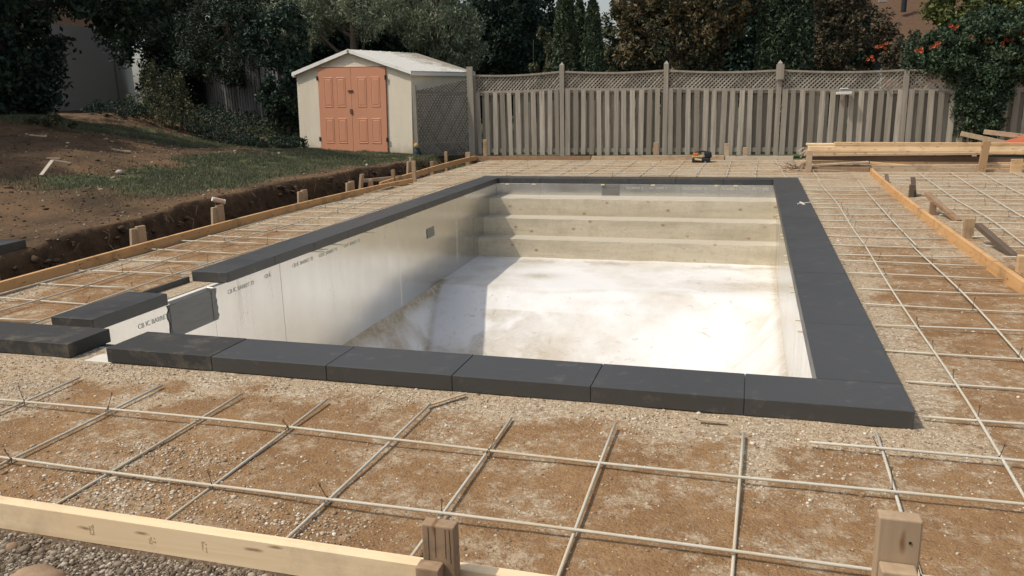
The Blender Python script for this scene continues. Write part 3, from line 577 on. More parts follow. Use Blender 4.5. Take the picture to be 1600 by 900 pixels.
def poly_board(pts, h, t, label, mat, z=0, zz=None, name='form_board', group='timber form boards'):
    pts = np.array(pts); s = np.linspace(0, 1, 25); src = np.linspace(0, 1, len(pts)); cf = [np.polyfit(src, pts[:, k], min(3, len(pts) - 1)) for k in (0, 1)]
    P = [Vector((np.polyval(cf[0], u), np.polyval(cf[1], u), z if zz is None else z + (zz - z) * u)) for u in s]; rings = []
    for i, c in enumerate(P):
        d = P[min(i + 1, 24)] - P[max(i - 1, 0)]; sd = Vector((-d.y, d.x, 0)).normalized()
        rings += [c + sd * t / 2, c - sd * t / 2, c - sd * t / 2 - Vector((0, 0, h)), c + sd * t / 2 - Vector((0, 0, h))]
    fs = [(4 * i + k, 4 * i + 4 + k, 4 * i + 4 + (k + 1) % 4, 4 * i + (k + 1) % 4) for i in range(24) for k in range(4)] + [(0, 1, 2, 3), (99, 98, 97, 96)]
    return tag(MB().add(rings, fs).build(name, mat, loc=P[12], bevel=.002, seg=1), label, 'board', group)
poly_board(lp, .088, .036, 'long timber form board down the left side of the pool, bowed', pineY)
poly_board([(-5.36, 7.15), (-5.46, 8.5), (-5.58, 10.5), (-5.56, 12.0)], .088, .036, 'timber form board from the left overlap to the back left corner', pineY, z=.005)
board((-5.78, 7.35, .02), (-5.36, 7.95, .02), .05, .03, 'short light brace board wedged between the two left form boards', pineG, group=None)
board((-5.55, 12.03, 0), (-3.24, 12.0, 0), .11, .038, 'back form board at the far left, darker and low', brownwood)
board((-3.22, 12.0, .0), (-.76, 11.96, .01), .16, .038, 'back form board in the middle, in front of the fence', pineG)
board((-.74, 11.93, .0), (.43, 11.90, .0), .20, .038, 'pale wide back form board ending left of the lumber pile', wood_mat('pale_board', (.52, .44, .33), (.62, .54, .42), grime=.3))
poly_board([(1.41, 9.4), (1.34, 7.5), (1.32, 5.3), (1.32, 3.2), (1.33, 2.0), (1.36, .3), (1.36, -1.6)], .095, .036, 'long timber form board down the right side of the pool', pineY.copy() if False else pineY)
board((.58, 9.83, -.005), (1.42, 9.80, -.01), .10, .036, 'low brown form board in front of the lumber pile', brownwood)
board((1.46, 9.86, -.02), (2.95, 9.90, -.02), .10, .036, 'greyish form board at the far edge of the separate right hand slab', pineG)
board((3.0, 9.86, -.05), (5.2, 9.86, -.05), .08, .036, 'form board right of the tall leaning stake at the far edge', pineG)

# ------------------------------------------------------------------ stakes
GS = 'wooden stakes holding the forms'
def stake(x, y, z1, label, wx=.085, wy=.036, z0=-.3, lean=(0, 0), mat=None, name='wooden_stake', brace=None, yaw=0):
    o = empty(name, (x, y, z0), label, 'stake', GS); h = z1 - z0; cs, sn = math.cos(yaw), math.sin(yaw)
    a = Vector((cs, sn, 0)) * wx; b_ = Vector((-sn, cs, 0)) * wy; up = Vector((lean[0], lean[1], h))
    MB().obox(Vector((x, y, z0)) - a / 2 - b_ / 2, a, b_, up).build('stake_post', mat or stakeM, o, bevel=.003, seg=1)
    if brace:
        bx, by, bz, lx, ly = brace
        MB().obox(Vector((x + bx, y + by, z0)) - a / 2 - b_ / 2, a * .9, b_ * .9, Vector((lx, ly, bz - z0))).build('side_stake', mat or stakeM, o, bevel=.003, seg=1)
    return o
o = empty('wooden_stake', (-1.0, -1.72, -.3), 'split weathered stake with a shorter block, nailed to the front form board', 'stake', GS)
stN = wood_mat('split_wood', (.27, .18, .11), (.42, .29, .18), along='z', grime=.9)
MB().obox((-1.048, -1.724, -.3), (.086, 0, 0), (0, .038, 0), (0, 0, .445)).build('stake_post', stN, o, bevel=.004, seg=2)
MB().obox((-1.056, -1.766, -.3), (.062, 0, 0), (0, .040, 0), (.004, 0, .350)).build('side_stake', stN, o, bevel=.004, seg=2)
mb = MB()
for xx in (-1.03, -1.012, -.985, -.974): mb.bar((xx, -1.7245, .138), (xx + random.uniform(-.0015, .0015), -1.7245, .138 - random.uniform(.04, .12)), .0006, .0012, up=(0, 1, 0))
mb.build('split', simple('crack', (.05, .03, .02)), o)
o = empty('wooden_stake', (.03, -1.72, -.3), 'tall pale stake standing by the near right rebar, cut block in front', 'stake', GS)
stP = wood_mat('pale_stake', (.36, .25, .155), (.50, .37, .24), along='z', grime=.8)
MB().obox((-.012, -1.724, -.3), (.084, 0, 0), (0, .038, 0), (0, 0, .603)).build('stake_post', stP, o, bevel=.004)
MB().obox((-.006, -1.768, -.3), (.070, 0, 0), (0, .042, 0), (0, 0, .505)).build('side_stake', stP, o, bevel=.004)
mb = MB().box(.048, .053, -1.7262, -1.7243, .250, .255)
mb.build('nail', black_m, o)
for i, (x, y, z1, lb) in enumerate(((-5.42, .92, .06, 'short stake at the left frame edge outside the left form board'), (-5.45, 2.45, .125, 'paired stake outside the left form board, nearest full one'), (-5.48, 3.63, .15, 'paired stake with a spray can on top, left of the pool'), (-5.45, 5.23, .12, 'third paired stake along the left form board'), (-5.42, 6.4, .10, 'fourth stake along the left form board before the overlap'))):
    stake(x, y, z1, lb, wx=.036, wy=.085, lean=(.0, .0), mat=stP, brace=(-.02, -.10, z1 - .015, -.0, .055), yaw=R(-12))
stake(-5.20, 8.02, .235, 'tall stake at the overlap of the two left form boards', wx=.06, wy=.04, mat=stP)
stake(-5.40, 7.7, .13, 'dark knobbly stake end beside the overlap', wx=.05, wy=.04, mat=brownwood)
stake(-5.36, 6.85, .07, 'short slanted stake before the overlap', wx=.04, wy=.08, mat=stP, brace=(-.12, -.15, .16, .05, .05))
stake(-5.62, 8.9, .22, 'paired stake behind the second left form board', wx=.04, wy=.09, mat=stP, brace=(-.02, -.15, .16, 0, .1))
stake(-5.66, 10.6, .19, 'slim stake in front of the lattice panel', wx=.05, wy=.05, mat=stP)
stake(-5.66, 9.9, .07, 'stub of a stake between the two taller ones by the lattice', wx=.06, wy=.05, mat=stP)
stake(-5.62, 11.7, .10, 'angled stake top at the back left corner', wx=.10, wy=.05, mat=stP)
stake(-5.40, 12.08, .32, 'tall stake at the back left corner before the fence', wx=.075, wy=.04, mat=stakeM, lean=(.02, 0))
stake(-2.01, 12.04, .24, 'stake in front of the second fence bay', wx=.085, wy=.04, mat=stP)
stake(-.72, 12.0, .22, 'stake in front of the third fence bay right of the tool tote', wx=.085, wy=.04, mat=pineG)
stake(-.40, 12.1, .14, 'weathered stub in front of the third fence bay', wx=.08, wy=.04, mat=pineG)
stake(.56, 9.78, .24, 'stake at the left end of the lumber pile', wx=.085, wy=.04, mat=pineG)
stake(1.25, 9.92, .02, 'small block between low boards below the lumber pile', wx=.10, wy=.04, mat=brownwood)
stake(2.91, 9.80, .37, 'tall leaning stake in front of the lumber pile at the right', wx=.10, wy=.05, lean=(.04, 0), mat=wood_mat('warm_stake', (.36, .22, .12), (.50, .33, .18), along='z'))
stake(3.36, 9.78, .11, 'broad pale block stake at the right end before the lumber', wx=.15, wy=.04, mat=pineF)
stake(1.50, 8.2, .04, 'slanted grey stake behind the far end of the right form board', wx=.04, wy=.07, mat=greyplank, lean=(-.06, .12))
stake(1.50, 6.82, .06, 'dark paired stake behind the right form board', wx=.05, wy=.06, mat=darkwood, brace=(.06, -.05, .13, -.03, .2))
stake(1.46, 5.42, .05, 'brown stake under the leaning brace board', wx=.06, wy=.04, mat=brownwood)
stake(1.47, 4.05, .085, 'grey stake beside the black brace board', wx=.08, wy=.04, mat=stakeM)
stake(1.52, 2.75, .03, 'pale stake at the right frame edge behind the form board', wx=.08, wy=.05, mat=pineF)
for p, q, mt, lb in (((1.43, 5.62, .10), (1.60, 4.95, -.08), brownwood, 'brown brace board leaning on a stake right of the form board'), ((1.49, 3.86, .06), (1.62, 3.25, -.09), darkwood, 'black brace board slanting to the ground right of the form board')):
    o = MB().bar(p, q, .05, .04).build('brace_board', mt, loc=q, bevel=.002, seg=1); tag(o, lb, 'brace')
# cut soil heap around the black brace
# ------------------------------------------------------------------ spray can on stake
o = empty('spray_can', (-5.46, 3.68, .16), 'small white and orange spray can lying on a stake', 'can')
a = Vector((-5.50, 3.58, .215)); d = Vector((.10, .13, -.055)).normalized()
MB().tube([a, a + d * .10], .024, 14).build('can_body', simple('can_paint', (.55, .28, .16), (.7, .6, .5), .4, sc=30), o, smooth=False)
MB().tube([a - d * .018, a - d * .001], .022, 14).build('cap', simple('cap_white', (.8, .8, .78)), o); MB().tube([a + d * .101, a + d * .112], .025, 14).build('rim', simple('rim_white', (.8, .8, .78)), o)

# ------------------------------------------------------------------ lumber pile
GPl = 'planks in the lumber pile'
def plank(x0, x1, y, z, h, wd, label, mat, dz=0, dy=0):
    o = MB().obox((x0, y - wd / 2, z), (x1 - x0, dy, dz), (0, wd, 0), (0, 0, h)).build('plank', mat, loc=((x0 + x1) / 2, y, z), bevel=.003, seg=1); return tag(o, label, 'plank', GPl)
y0 = 10.15
plank(.52, 5.6, y0 - .06, -.08, .038, .14, 'lowest thin light plank of the lumber pile, poking out left', pineF, dz=-.0)
plank(1.45, 5.6, y0 - .15, .02, .036, .09, 'light plank slanting down to the tall stake, front of the pile', pineF, dz=-.36)
plank(.46, 5.6, y0 - .02, .02, .036, .14, 'light plank second from the bottom of the pile', pineF, dz=-.04)
plank(.62, 1.42, y0 - .22, -.01, .030, .09, 'short grey plank resting on the pile front left', pineG, dz=.05)
plank(.62, 5.6, y0 + .02, .068, .10, .04, 'dark brown plank on edge in the shaded middle of the pile', greyplank, dz=-.11)
plank(.50, 5.6, y0 + .03, .172, .038, .14, 'light plank lying right above the dark plank', pineF, dz=-.04)
plank(.50, 3.1, y0 - .10, .135, .035, .09, 'short warped plank sticking out left above the dark plank', brownwood if False else pineG, dz=.02)
plank(.72, 4.4, y0 - .16, -.03, .034, .09, 'loose grey plank lying askew at the front foot of the pile', pineG, dz=.03, dy=-.10)
plank(.56, 5.6, y0 + .06, .212, .070, .14, 'thick yellow plank facing the pool near the pile top', pine, dz=-.04)
plank(.54, 5.6, y0 + .22, .285, .030, .14, 'yellow plank at the rear of the pile top', pine, dz=-.04)
plank(.94, 5.6, y0 + .04, .286, .055, .09, 'uppermost yellow plank of the pile, set back from the left end', pineF, dz=-.05)
for x in (.75, 2.4, 4.2):
    o = MB().box(x, x + .09, y0 - .06, y0 + .35, -.125, -.083).build('bearer', greyplank, loc=(x, y0, -.12)); tag(o, {.75: 'short bearer block under the left end of the lumber pile', 2.4: 'bearer block under the middle of the lumber pile', 4.2: 'bearer block under the right end of the lumber pile'}[x], 'bearer', 'bearers under the lumber')
o = empty('scrap_heap', (.35, 10.15, -.1), 'tangle of wire and splintered offcuts at the left end of the lumber', 'scrap')
mb = MB()
for i in range(34):
    p = Vector((.36 + random.uniform(-.14, .14), 10.0 + random.uniform(-.2, .2), -.09)); q = p + Vector((random.uniform(-.2, .2), random.uniform(-.1, .1), random.uniform(.02, .13))); mb.tube([p, (p + q) / 2 + Vector((0, 0, .03)), q], .004, 4)
mb.build('wire_tangle', simple('rust_wire', (.18, .11, .07)), o)
mb = MB()
for i in range(7):
    p = Vector((.44 + random.uniform(-.05, .05), 10.05 + random.uniform(-.1, .1), -.06 + i * .045)); mb.bar(p, p + Vector((random.uniform(.06, .14), 0, random.uniform(.02, .10))), .02, .015)
mb.build('offcut', simple('offcut_pale', (.6, .5, .38)), o)
# planks + orange netting at far right
for a, b_, mt, lb in (((2.98, 11.5, .385), (3.75, 11.4, .20), pineG, 'weathered plank propped in front of the vine trunk'), ((3.36, 11.7, .40), (4.1, 11.6, .30), pineG, 'upper grey plank reaching under the orange netting'), ((3.35, 11.1, .20), (4.4, 11.1, .24), brownwood, 'brown plank edge below the orange netting')):
    o = MB().bar(a, b_, .04, .075 if mt is pineG else .03).build('plank', mt, loc=b_, bevel=.003, seg=1); tag(o, lb, 'plank', 'loose planks by the vine')
stake(3.2, 11.45, .22, 'little post under the propped plank by the vine', wx=.06, wy=.06, z0=-.15, mat=pineG)
n = 26; gu, gv = np.meshgrid(np.linspace(0, 1, n), np.linspace(0, 1, n)); px = 3.52 + gu * 1.5; py = 11.2 + gv * .55
pz = .20 + .14 * np.sin(gv * 3.1) * sst(0, .35, gu) + .07 * fbm(gu * 9, gv * 7, 4) + gu * .02
qi = np.arange(n * n).reshape(n, n); q = np.stack([qi[:-1, :-1], qi[:-1, 1:], qi[1:, 1:], qi[1:, :-1]], -1).reshape(-1, 4)
o = npmesh('safety_netting', np.stack([px, py, pz], -1).reshape(-1, 3), q, simple('faded_orange', (.50, .14, .07), (.34, .085, .045), .8, sc=25), loc=(4.2, 11.5, .2)); tag(o, 'crumpled faded orange netting heaped at the right edge', 'netting')
so = o.modifiers.new('s', 'SOLIDIFY'); so.thickness = .006

# ------------------------------------------------------------------ tool tote
o = empty('tool_tote', (-1.14, 11.55, -.09), 'black tool tote with orange and yellow tools, by the back form board', 'tool tote')
MB().obox((-1.30, 11.42, -.085), (.31, 0, 0), (0, .26, 0), (0, 0, .085)).build('base', black_m, o, bevel=.02)
MB().obox((-1.31, 11.44, .0), (.20, 0, 0), (0, .2, 0), (.02, 0, .04)).build('yellow_tool', yellow_m, o, bevel=.012)
MB().tube([(-1.27, 11.48, .04), (-1.24, 11.5, .10), (-1.14, 11.5, .115), (-1.04, 11.5, .10), (-1.01, 11.5, .02)], .014, 8).build('handle', black_m, o, smooth=True)
MB().obox((-1.30, 11.46, .045), (.09, 0, 0), (0, .12, 0), (.02, 0, .04)).build('orange_tool', orange_m, o, bevel=.01)
MB().obox((-1.08, 11.45, -.0), (.12, 0, 0), (0, .22, 0), (-.02, 0, .10)).build('side_pouch', black_m, o, bevel=.02)
MB().tube([(-1.25, 11.415, -.02), (-1.13, 11.41, -.035)], .018, 8).build('tool_grip', simple('grip', (.6, .45, .25)), o)

# ------------------------------------------------------------------ back fence
def fence(name, pts, label, mat, ztop, zbase, lattice=True, flush=(), picket=.095, gap=.070, post_h=.12, skip=(), broken=()):
    root = empty(name, (*pts[0], zbase(0)), label, 'fence')
    N = len(pts)
    for i, (x, y) in enumerate(pts):
        z0 = zbase(i) - .1; zt = ztop(i) + (post_h if i not in flush else .0); t_ = .045
        mb = MB().obox((x - t_, y - t_ - .01, z0), (2 * t_, 0, 0), (0, 2 * t_, 0), (0, 0, zt - z0))
        if post_h > .05 and i not in flush:
            mb.add([(x - .045, y - .055, zt), (x + .045, y - .055, zt), (x + .045, y + .035, zt), (x - .045, y + .035, zt), (x, y - .01, zt + .06)], [(0, 1, 4), (1, 2, 4), (2, 3, 4), (3, 0, 4)])
        mb.build('post', mat, root)
        if i == N - 1: break
        a = Vector((x, y, 0)); b_ = Vector((*pts[i + 1], 0)); d = (b_ - a).normalized(); L = (b_ - a).length; nrm = Vector((d.y, -d.x, 0))
        za, zb = ztop(i), ztop(i + 1); ba, bb = zbase(i), zbase(i + 1); lat = .34 if lattice else .03
        at = lambda u, z, off=0: a + d * u + nrm * off + Vector((0, 0, z))
        zt_ = lambda u: za + (zb - za) * u / L - .035 * math.sin(math.pi * u / L); zb_ = lambda u: ba + (bb - ba) * u / L
        u = .06; mb = MB(); k = 0
        while u < L - .06 - picket * .5:
            w_ = picket * random.uniform(.92, 1.06); ln = random.uniform(-.018, .018)
            bot = zb_(u) + random.uniform(0, .02); top = zt_(u) - lat
            mb.obox(at(u, bot, .028), d * w_, nrm * .018, Vector((0, 0, top - bot)) + d * ln)
            mb.obox(at(u + (picket + gap) / 2, bot, -.045), d * w_, nrm * .018, Vector((0, 0, top - bot)) - d * ln)
            u += picket + gap + random.uniform(-.012, .012); k += 1
        mb.build('picket_panel', mat, root)
        mb = MB()
        mb.bar(at(.045, zb_(0) + .10, 0), at(L - .045, zb_(L) + .10, 0), .036, .085); mb.build('rail', mat, root); mb = MB()
        mb.bar(at(.045, zt_(0) - lat - .03, 0), at(L - .045, zt_(L) - lat - .03, 0), .036, .085)
        mb.build('rail', mat, root)
        if lattice:
            mb = MB(); zl0, zl1 = .32, .03; s = .075; nn = int(L / s) + 4; hgt = .30
            for off, sg in ((.004, 1), (-.006, -1)):
                for k in range(-5, nn + 5):
                    u0 = k * s; u1 = u0 + sg * hgt; cu0, cu1 = max(.05, min(L - .05, u0)), max(.05, min(L - .05, u1))
                    if abs(cu1 - cu0) < .02: continue
                    f0, f1 = (cu0 - u0) / (u1 - u0), (cu1 - u0) / (u1 - u0)
                    mb.bar(at(cu0, zt_(cu0) - zl0 + f0 * hgt, off), at(cu1, zt_(cu1) - zl0 + f1 * hgt, off), .006, .026, up=nrm.cross(d) if False else (0, 0, 1))
            mb.build('lattice', mat, root)
            for nm_, dz_, of_, hw_, hh_ in (('top_rail', -.005, 0, .035, .0175), ('lattice_rail', -.335, .012, .025, .0125)):
                ring = []; segn = 8
                for k in range(segn + 1):
                    uu = .05 + (L - .1) * k / segn; c0 = at(uu, zt_(uu) + dz_, of_)
                    ring += [c0 + nrm * hw_ + Vector((0, 0, hh_)), c0 - nrm * hw_ + Vector((0, 0, hh_)), c0 - nrm * hw_ - Vector((0, 0, hh_)), c0 + nrm * hw_ - Vector((0, 0, hh_))]
                MB().add(ring, [(4 * j + i_, 4 * j + 4 + i_, 4 * j + 4 + (i_ + 1) % 4, 4 * j + (i_ + 1) % 4) for j in range(segn) for i_ in range(4)] + [(0, 1, 2, 3), tuple(4 * segn + j for j in (3, 2, 1, 0))]).build(nm_, mat, root)
    return root
FP = [(-5.84, 12.85), (-3.97, 12.82), (-1.92, 12.8), (.15, 12.8), (2.30, 12.82), (4.45, 12.85), (6.6, 12.88), (8.7, 12.9)]
FT = [1.58, 1.60, 1.56, 1.50, 1.44, 1.42, 1.4, 1.4]
bf = fence('fence', FP, 'long weathered grey fence of spaced vertical boards with lattice top behind the pool', fenceM, lambda i: FT[i], lambda i: -.05, flush=(0, 4, 5))
# cap block on fourth post and paired boards
MB().obox((.085, 12.70, 1.33), (.14, 0, 0), (0, .03, 0), (0, 0, .27)).build('post_board', fenceM, bf)
MB().obox((-5.95, 12.72, -.1), (.13, 0, 0), (0, .04, 0), (0, 0, 1.85)).build('post_board', fenceM, bf)
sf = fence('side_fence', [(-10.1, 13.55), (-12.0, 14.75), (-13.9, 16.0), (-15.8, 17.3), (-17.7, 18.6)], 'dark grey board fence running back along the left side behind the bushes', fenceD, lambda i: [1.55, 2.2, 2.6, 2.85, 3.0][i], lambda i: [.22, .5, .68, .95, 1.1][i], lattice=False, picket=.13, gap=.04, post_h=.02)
# fence lamp
o = empty('wall_lamp', (1.27, 12.72, 1.03), 'white plastic lamp box fixed to the fence lattice rail', 'lamp')
MB().box(1.14, 1.40, 12.60, 12.72, 1.035, 1.085).build('tray', simple('lamp_white', (.72, .71, .66)), o, bevel=.008); MB().box(1.19, 1.35, 12.63, 12.72, 1.085, 1.13).build('body', simple('lamp_grey', (.3, .3, .28)), o, bevel=.006)
MB().box(1.20, 1.34, 12.62, 12.72, 1.13, 1.15).build('lid', simple('lamp_white2', (.7, .7, .65)), o, bevel=.004)

# ------------------------------------------------------------------ shed
A = Vector((-6.94, 12.05, 0)); B_ = Vector((-9.90, 12.69, 0)); u = (A - B_).normalized(); WS = (A - B_).length; v = Vector((-u.y, u.x, 0)); DS = 2.35
sp = lambda s, t, z, : B_ + u * (s + z * .036) + v * t + Vector((0, 0, z * (1 + .035 * (1 - s / WS))))
shed = empty('garden_shed', (*((A + B_) / 2 + v * 1.1).xy, 0), 'cream metal garden shed with white gable roof and salmon double doors', 'shed')
M = Mat('shed_cream'); wv = M.world(); n = M.noise(1, 5, .6, M.mapping((4, 4, 1), wv)); wave = M.n('ShaderNodeTexWave', wave_type='BANDS', bands_direction='Z'); wave.inputs['Scale'].default_value = 9; M.link(wv, wave.inputs['Vector'])
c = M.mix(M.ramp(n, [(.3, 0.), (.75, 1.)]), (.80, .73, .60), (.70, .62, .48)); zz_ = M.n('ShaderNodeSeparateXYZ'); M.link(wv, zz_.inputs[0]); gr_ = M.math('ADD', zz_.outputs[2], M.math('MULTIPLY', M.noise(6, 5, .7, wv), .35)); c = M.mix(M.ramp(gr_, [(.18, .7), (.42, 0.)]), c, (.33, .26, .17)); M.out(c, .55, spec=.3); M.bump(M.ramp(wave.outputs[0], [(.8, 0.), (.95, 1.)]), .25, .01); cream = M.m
M = Mat('shed_salmon'); n = M.noise(3, 5, .6, M.world()); M.out(M.mix(n, (.57, .255, .15), (.63, .305, .19)), .55); salmon = M.m
M = Mat('shed_roof'); wv = M.world(); n = M.noise(1, 6, .7, M.mapping((3, 1.2, 1), wv)); n5 = M.noise(20, 4, .7, wv); at_ = M.n('ShaderNodeSeparateXYZ'); M.link(wv, at_.inputs[0])
f_ = M.math('ADD', n, M.math('MULTIPLY', M.math('SUBTRACT', at_.outputs[1], 13.1), .22)); c = M.mix(M.ramp(f_, [(.55, 0.), (.75, .8)]), (.62, .60, .55), (.26, .22, .16)); c = M.mix(M.ramp(n5, [(.6, 0.), (.75, .3)]), c, (.2, .17, .12)); M.out(c, .6); roof_m = M.m
zE, zR = 1.67, 2.09
def prism(ps, thick, out):   # polygon extruded
    n = len(ps); return MB().add(ps + [p + out * thick for p in ps], [tuple(range(n))[::-1], tuple(range(n, 2 * n))] + [(i, (i + 1) % n, n + (i + 1) % n, n + i) for i in range(n)])
d0, d1 = .205 * WS, .80 * WS; dt = 1.77
gz = lambda s: zE + (zR - zE) * (1 - abs(s - WS / 2) / (WS / 2))
prism([sp(0, 0, -.05), sp(d0, 0, -.05), sp(d0, 0, gz(d0)), sp(0, 0, zE)], .03, v).build('front_wall', cream, shed)
prism([sp(d1, 0, -.05), sp(WS, 0, -.05), sp(WS, 0, zE), sp(d1, 0, gz(d1))], .03, v).build('front_wall', cream, shed)
prism([sp(d0, 0, dt + .012), sp(d1, 0, dt + .012), sp(d1, 0, gz(d1) - .001), sp(WS / 2, 0, zR), sp(d0, 0, gz(d0) - .001)], .03, v).build('gable', cream, shed)
prism([sp(WS, .03, -.05), sp(WS, DS, -.05), sp(WS, DS, zE), sp(WS, .03, zE)], .03, -u).build('side_wall', cream, shed)
prism([sp(0, .03, -.05), sp(0, DS, -.05), sp(0, DS, zE), sp(0, .03, zE)], .03, u).build('side_wall', cream, shed)
prism([sp(.04, DS, -.05), sp(WS - .04, DS, -.05), sp(WS - .04, DS, zE), sp(WS / 2, DS, zR), sp(.04, DS, zE)], .03, -v).build('back_wall', cream, shed)
prism([sp(.04, .05, -.06), sp(WS - .04, .05, -.06), sp(WS - .04, DS - .04, -.06), sp(.04, DS - .04, -.06)], .06, Vector((0, 0, 1))).build('base', simple('shed_base', (.4, .36, .3)), shed)
for sg in (0, 1):
    s_e = -.06 if sg == 0 else WS + .06; ze = zE - .02; s_r = WS / 2
    ps = [sp(s_e, -.07, ze + .012), sp(s_r, -.07, zR + .012), sp(s_r, DS + .06, zR + .012), sp(s_e, DS + .06, ze + .012)]
    if sg: ps = ps[::-1]
    rf = prism(ps, .022, Vector((0, 0, 1))).build('roof', roof_m, shed)
    prism([sp(s_e, -.085, ze - .035), sp(s_r, -.085, zR - .03), sp(s_r, -.085, zR + .042), sp(s_e, -.085, ze + .04)], .013, v).build('fascia', white_m, rf)
    prism([sp(s_e, -.05, ze - .055), sp(s_e, DS + .05, ze - .055), sp(s_e, DS + .05, ze + .01), sp(s_e, -.05, ze + .01)], .03, u if sg == 0 else -u).build('gutter', white_m, rf)
    mb = MB()
    for k in range(1, 7):
        t = k * DS / 7; mb.bar(sp(s_e, t, ze + .036), sp(s_r, t, zR + .036), .02, .010)
    mb.build('seam', roof_m, rf)
o_ = MB().tube([sp(WS / 2, -.09, zR + .0), sp(WS / 2, -.075, zR + .0)], .03, 10).build('vent_cap', simple('cap_grey', (.3, .28, .25)), shed)
mid = (d0 + d1) / 2
for k, (a, b_) in enumerate(((d0 + .008, mid - .004), (mid + .004, d1 - .008))):
    dr = prism([sp(a, -.035, .03), sp(b_, -.035, .03), sp(b_, -.035, dt), sp(a, -.035, dt)], .03, v).build('door', salmon, shed)
    wd = b_ - a; pw = wd * .27
    for ss in (a + wd * .18, a + wd * .57):
        for z0, z1 in ((.24, .76), (.98, 1.58)):
            mb = MB(); 
            ring = lambda e, off: [sp(ss + e, -.035 - off, z0 + e), sp(ss + pw - e, -.035 - off, z0 + e), sp(ss + pw - e, -.035 - off, z1 - e), sp(ss + e, -.035 - off, z1 - e)]
            R0, R1_, R2_, R3 = ring(0, .001), ring(.012, .009), ring(.030, .002), ring(.050, .008)
            mb.add(R0 + R1_ + R2_ + R3, [(4 * j + i, 4 * j + (i + 1) % 4, 4 * j + 4 + (i + 1) % 4, 4 * j + 4 + i) for j in range(3) for i in range(4)] + [(12, 13, 14, 15)])
            mb.build('door_panel', salmon, dr)
    hx = a - .01 if k == 0 else b_ + .01
    for hz in (.28, 1.52): MB().obox(sp(hx - .02, -.05, hz), u * .04, v * .012, Vector((0, 0, .09))).build('hinge', black_m, dr)
MB().obox(sp(mid - .08, -.055, 1.29), u * .13, v * .018, Vector((0, 0, .03))).build('latch', simple('rusty', (.10, .06, .045), rough=.6), shed)
MB().obox(sp(mid - .04, -.06, .85), u * .06, v * .022, Vector((0, 0, .10))).build('padlock', simple('rusty_b', (.16, .11, .08), rough=.5), shed, bevel=.008)
MB().obox(sp(d0 - .1, -.35, -.02), u * (d1 - d0 + .2), v * .30, Vector((0, 0, .05))).build('threshold', simple('threshold_stone', (.42, .36, .26)), shed, bevel=.01)

# lattice screen between shed and fence
LA = Vector((-6.82, 12.0, 0)); LB = Vector((-5.93, 12.80, 0)); d = (LB - LA).normalized(); LL = (LB - LA).length
ls = empty('lattice_screen', (*LA.xy, 0), 'dim wooden lattice screen closing the space between shed and fence', 'lattice')
MB().obox(LA + Vector((-.03, -.03, -.1)), (.07, 0, 0), (0, .06, 0), (0, 0, 1.50)).build('post', fenceM, ls)
at = lambda a, z: LA + d * a + Vector((0, 0, z))
mb = MB(); s = .062; z0, z1 = .26, 1.22
for k in range(-20, int(LL / s) + 3):
    for sg, off in ((1, 0), (-1, .012)):
        u0 = k * s if sg > 0 else k * s + (z1 - z0) * 1.0 ; u1 = u0 + sg * (z1 - z0) * .6 if sg > 0 else u0 - (z1 - z0) * .6
        c0, c1 = max(.06, min(LL - .05, u0)), max(.06, min(LL - .05, u1))
        if abs(c1 - c0) < .02: continue
        f0, f1 = (c0 - u0) / (u1 - u0), (c1 - u0) / (u1 - u0); pp = Vector((0, off, 0))
        mb.bar(at(c0, z0 + f0 * (z1 - z0)) + pp, at(c1, z0 + f1 * (z1 - z0)) + pp, .006, .020)
mb.build('lattice', screenM, ls)
mb = MB()
for k in range(-6, int(LL / .075) + 4):
    for sg, off in ((1, .02), (-1, .032)):
        u0 = k * .075; u1 = u0 + sg * .26; c0, c1 = max(.06, min(LL - .05, u0)), max(.06, min(LL - .05, u1))
        if abs(c1 - c0) < .02: continue
        f0, f1 = (c0 - u0) / (u1 - u0), (c1 - u0) / (u1 - u0); mb.bar(at(c0, -.02 + f0 * .26) + Vector((0, -off, 0)), at(c1, -.02 + f1 * .26) + Vector((0, -off, 0)), .006, .026)
mb.build('lower_lattice', screenM, ls)
MB().bar(at(.04, 1.26), at(LL - .04, 1.24), .04, .05).build('rail', screenM, ls)
mb = MB()
for k in range(-4, int(LL / .075) + 4):
    for sg, off in ((1, 0), (-1, .012)):
        u0 = k * .075; u1 = u0 + sg * .26; pts_ = []
        for j in range(27):
            uu = u0 + (u1 - u0) * j / 26; zz = 1.28 + .22 * j / 26
            if .05 < uu < LL - .05 and zz < 1.29 + .22 * uu / LL: pts_.append(at(uu, zz) + Vector((0, off, 0)))
        if len(pts_) > 2: mb.bar(pts_[0], pts_[-1], .006, .024)
mb.build('upper_lattice', screenM, ls)
o = empty('garden_figurine', (-6.78, 11.9, 0), 'small yellow and dark garden figurine by the lattice post', 'figurine')
MB().tube([(-6.78, 11.9, 0), (-6.78, 11.9, .06), (-6.78, 11.9, .13), (-6.78, 11.9, .17)], .05, 10, taper=[.07, .08, .06, .03]).build('body', simple('fig_blue', (.03, .05, .07)), o, smooth=True)
MB().tube([(-6.78, 11.89, .17), (-6.78, 11.88, .20), (-6.78, 11.88, .24), (-6.78, 11.89, .27)], .04, 10, taper=[.03, .055, .05, .02]).build('head', yellow_m, o, smooth=True)
MB().tube([(-6.82, 11.88, .26), (-6.81, 11.88, .33)], .012, 6).build('crest', simple('fig_yel', (.6, .3, .12)), o)

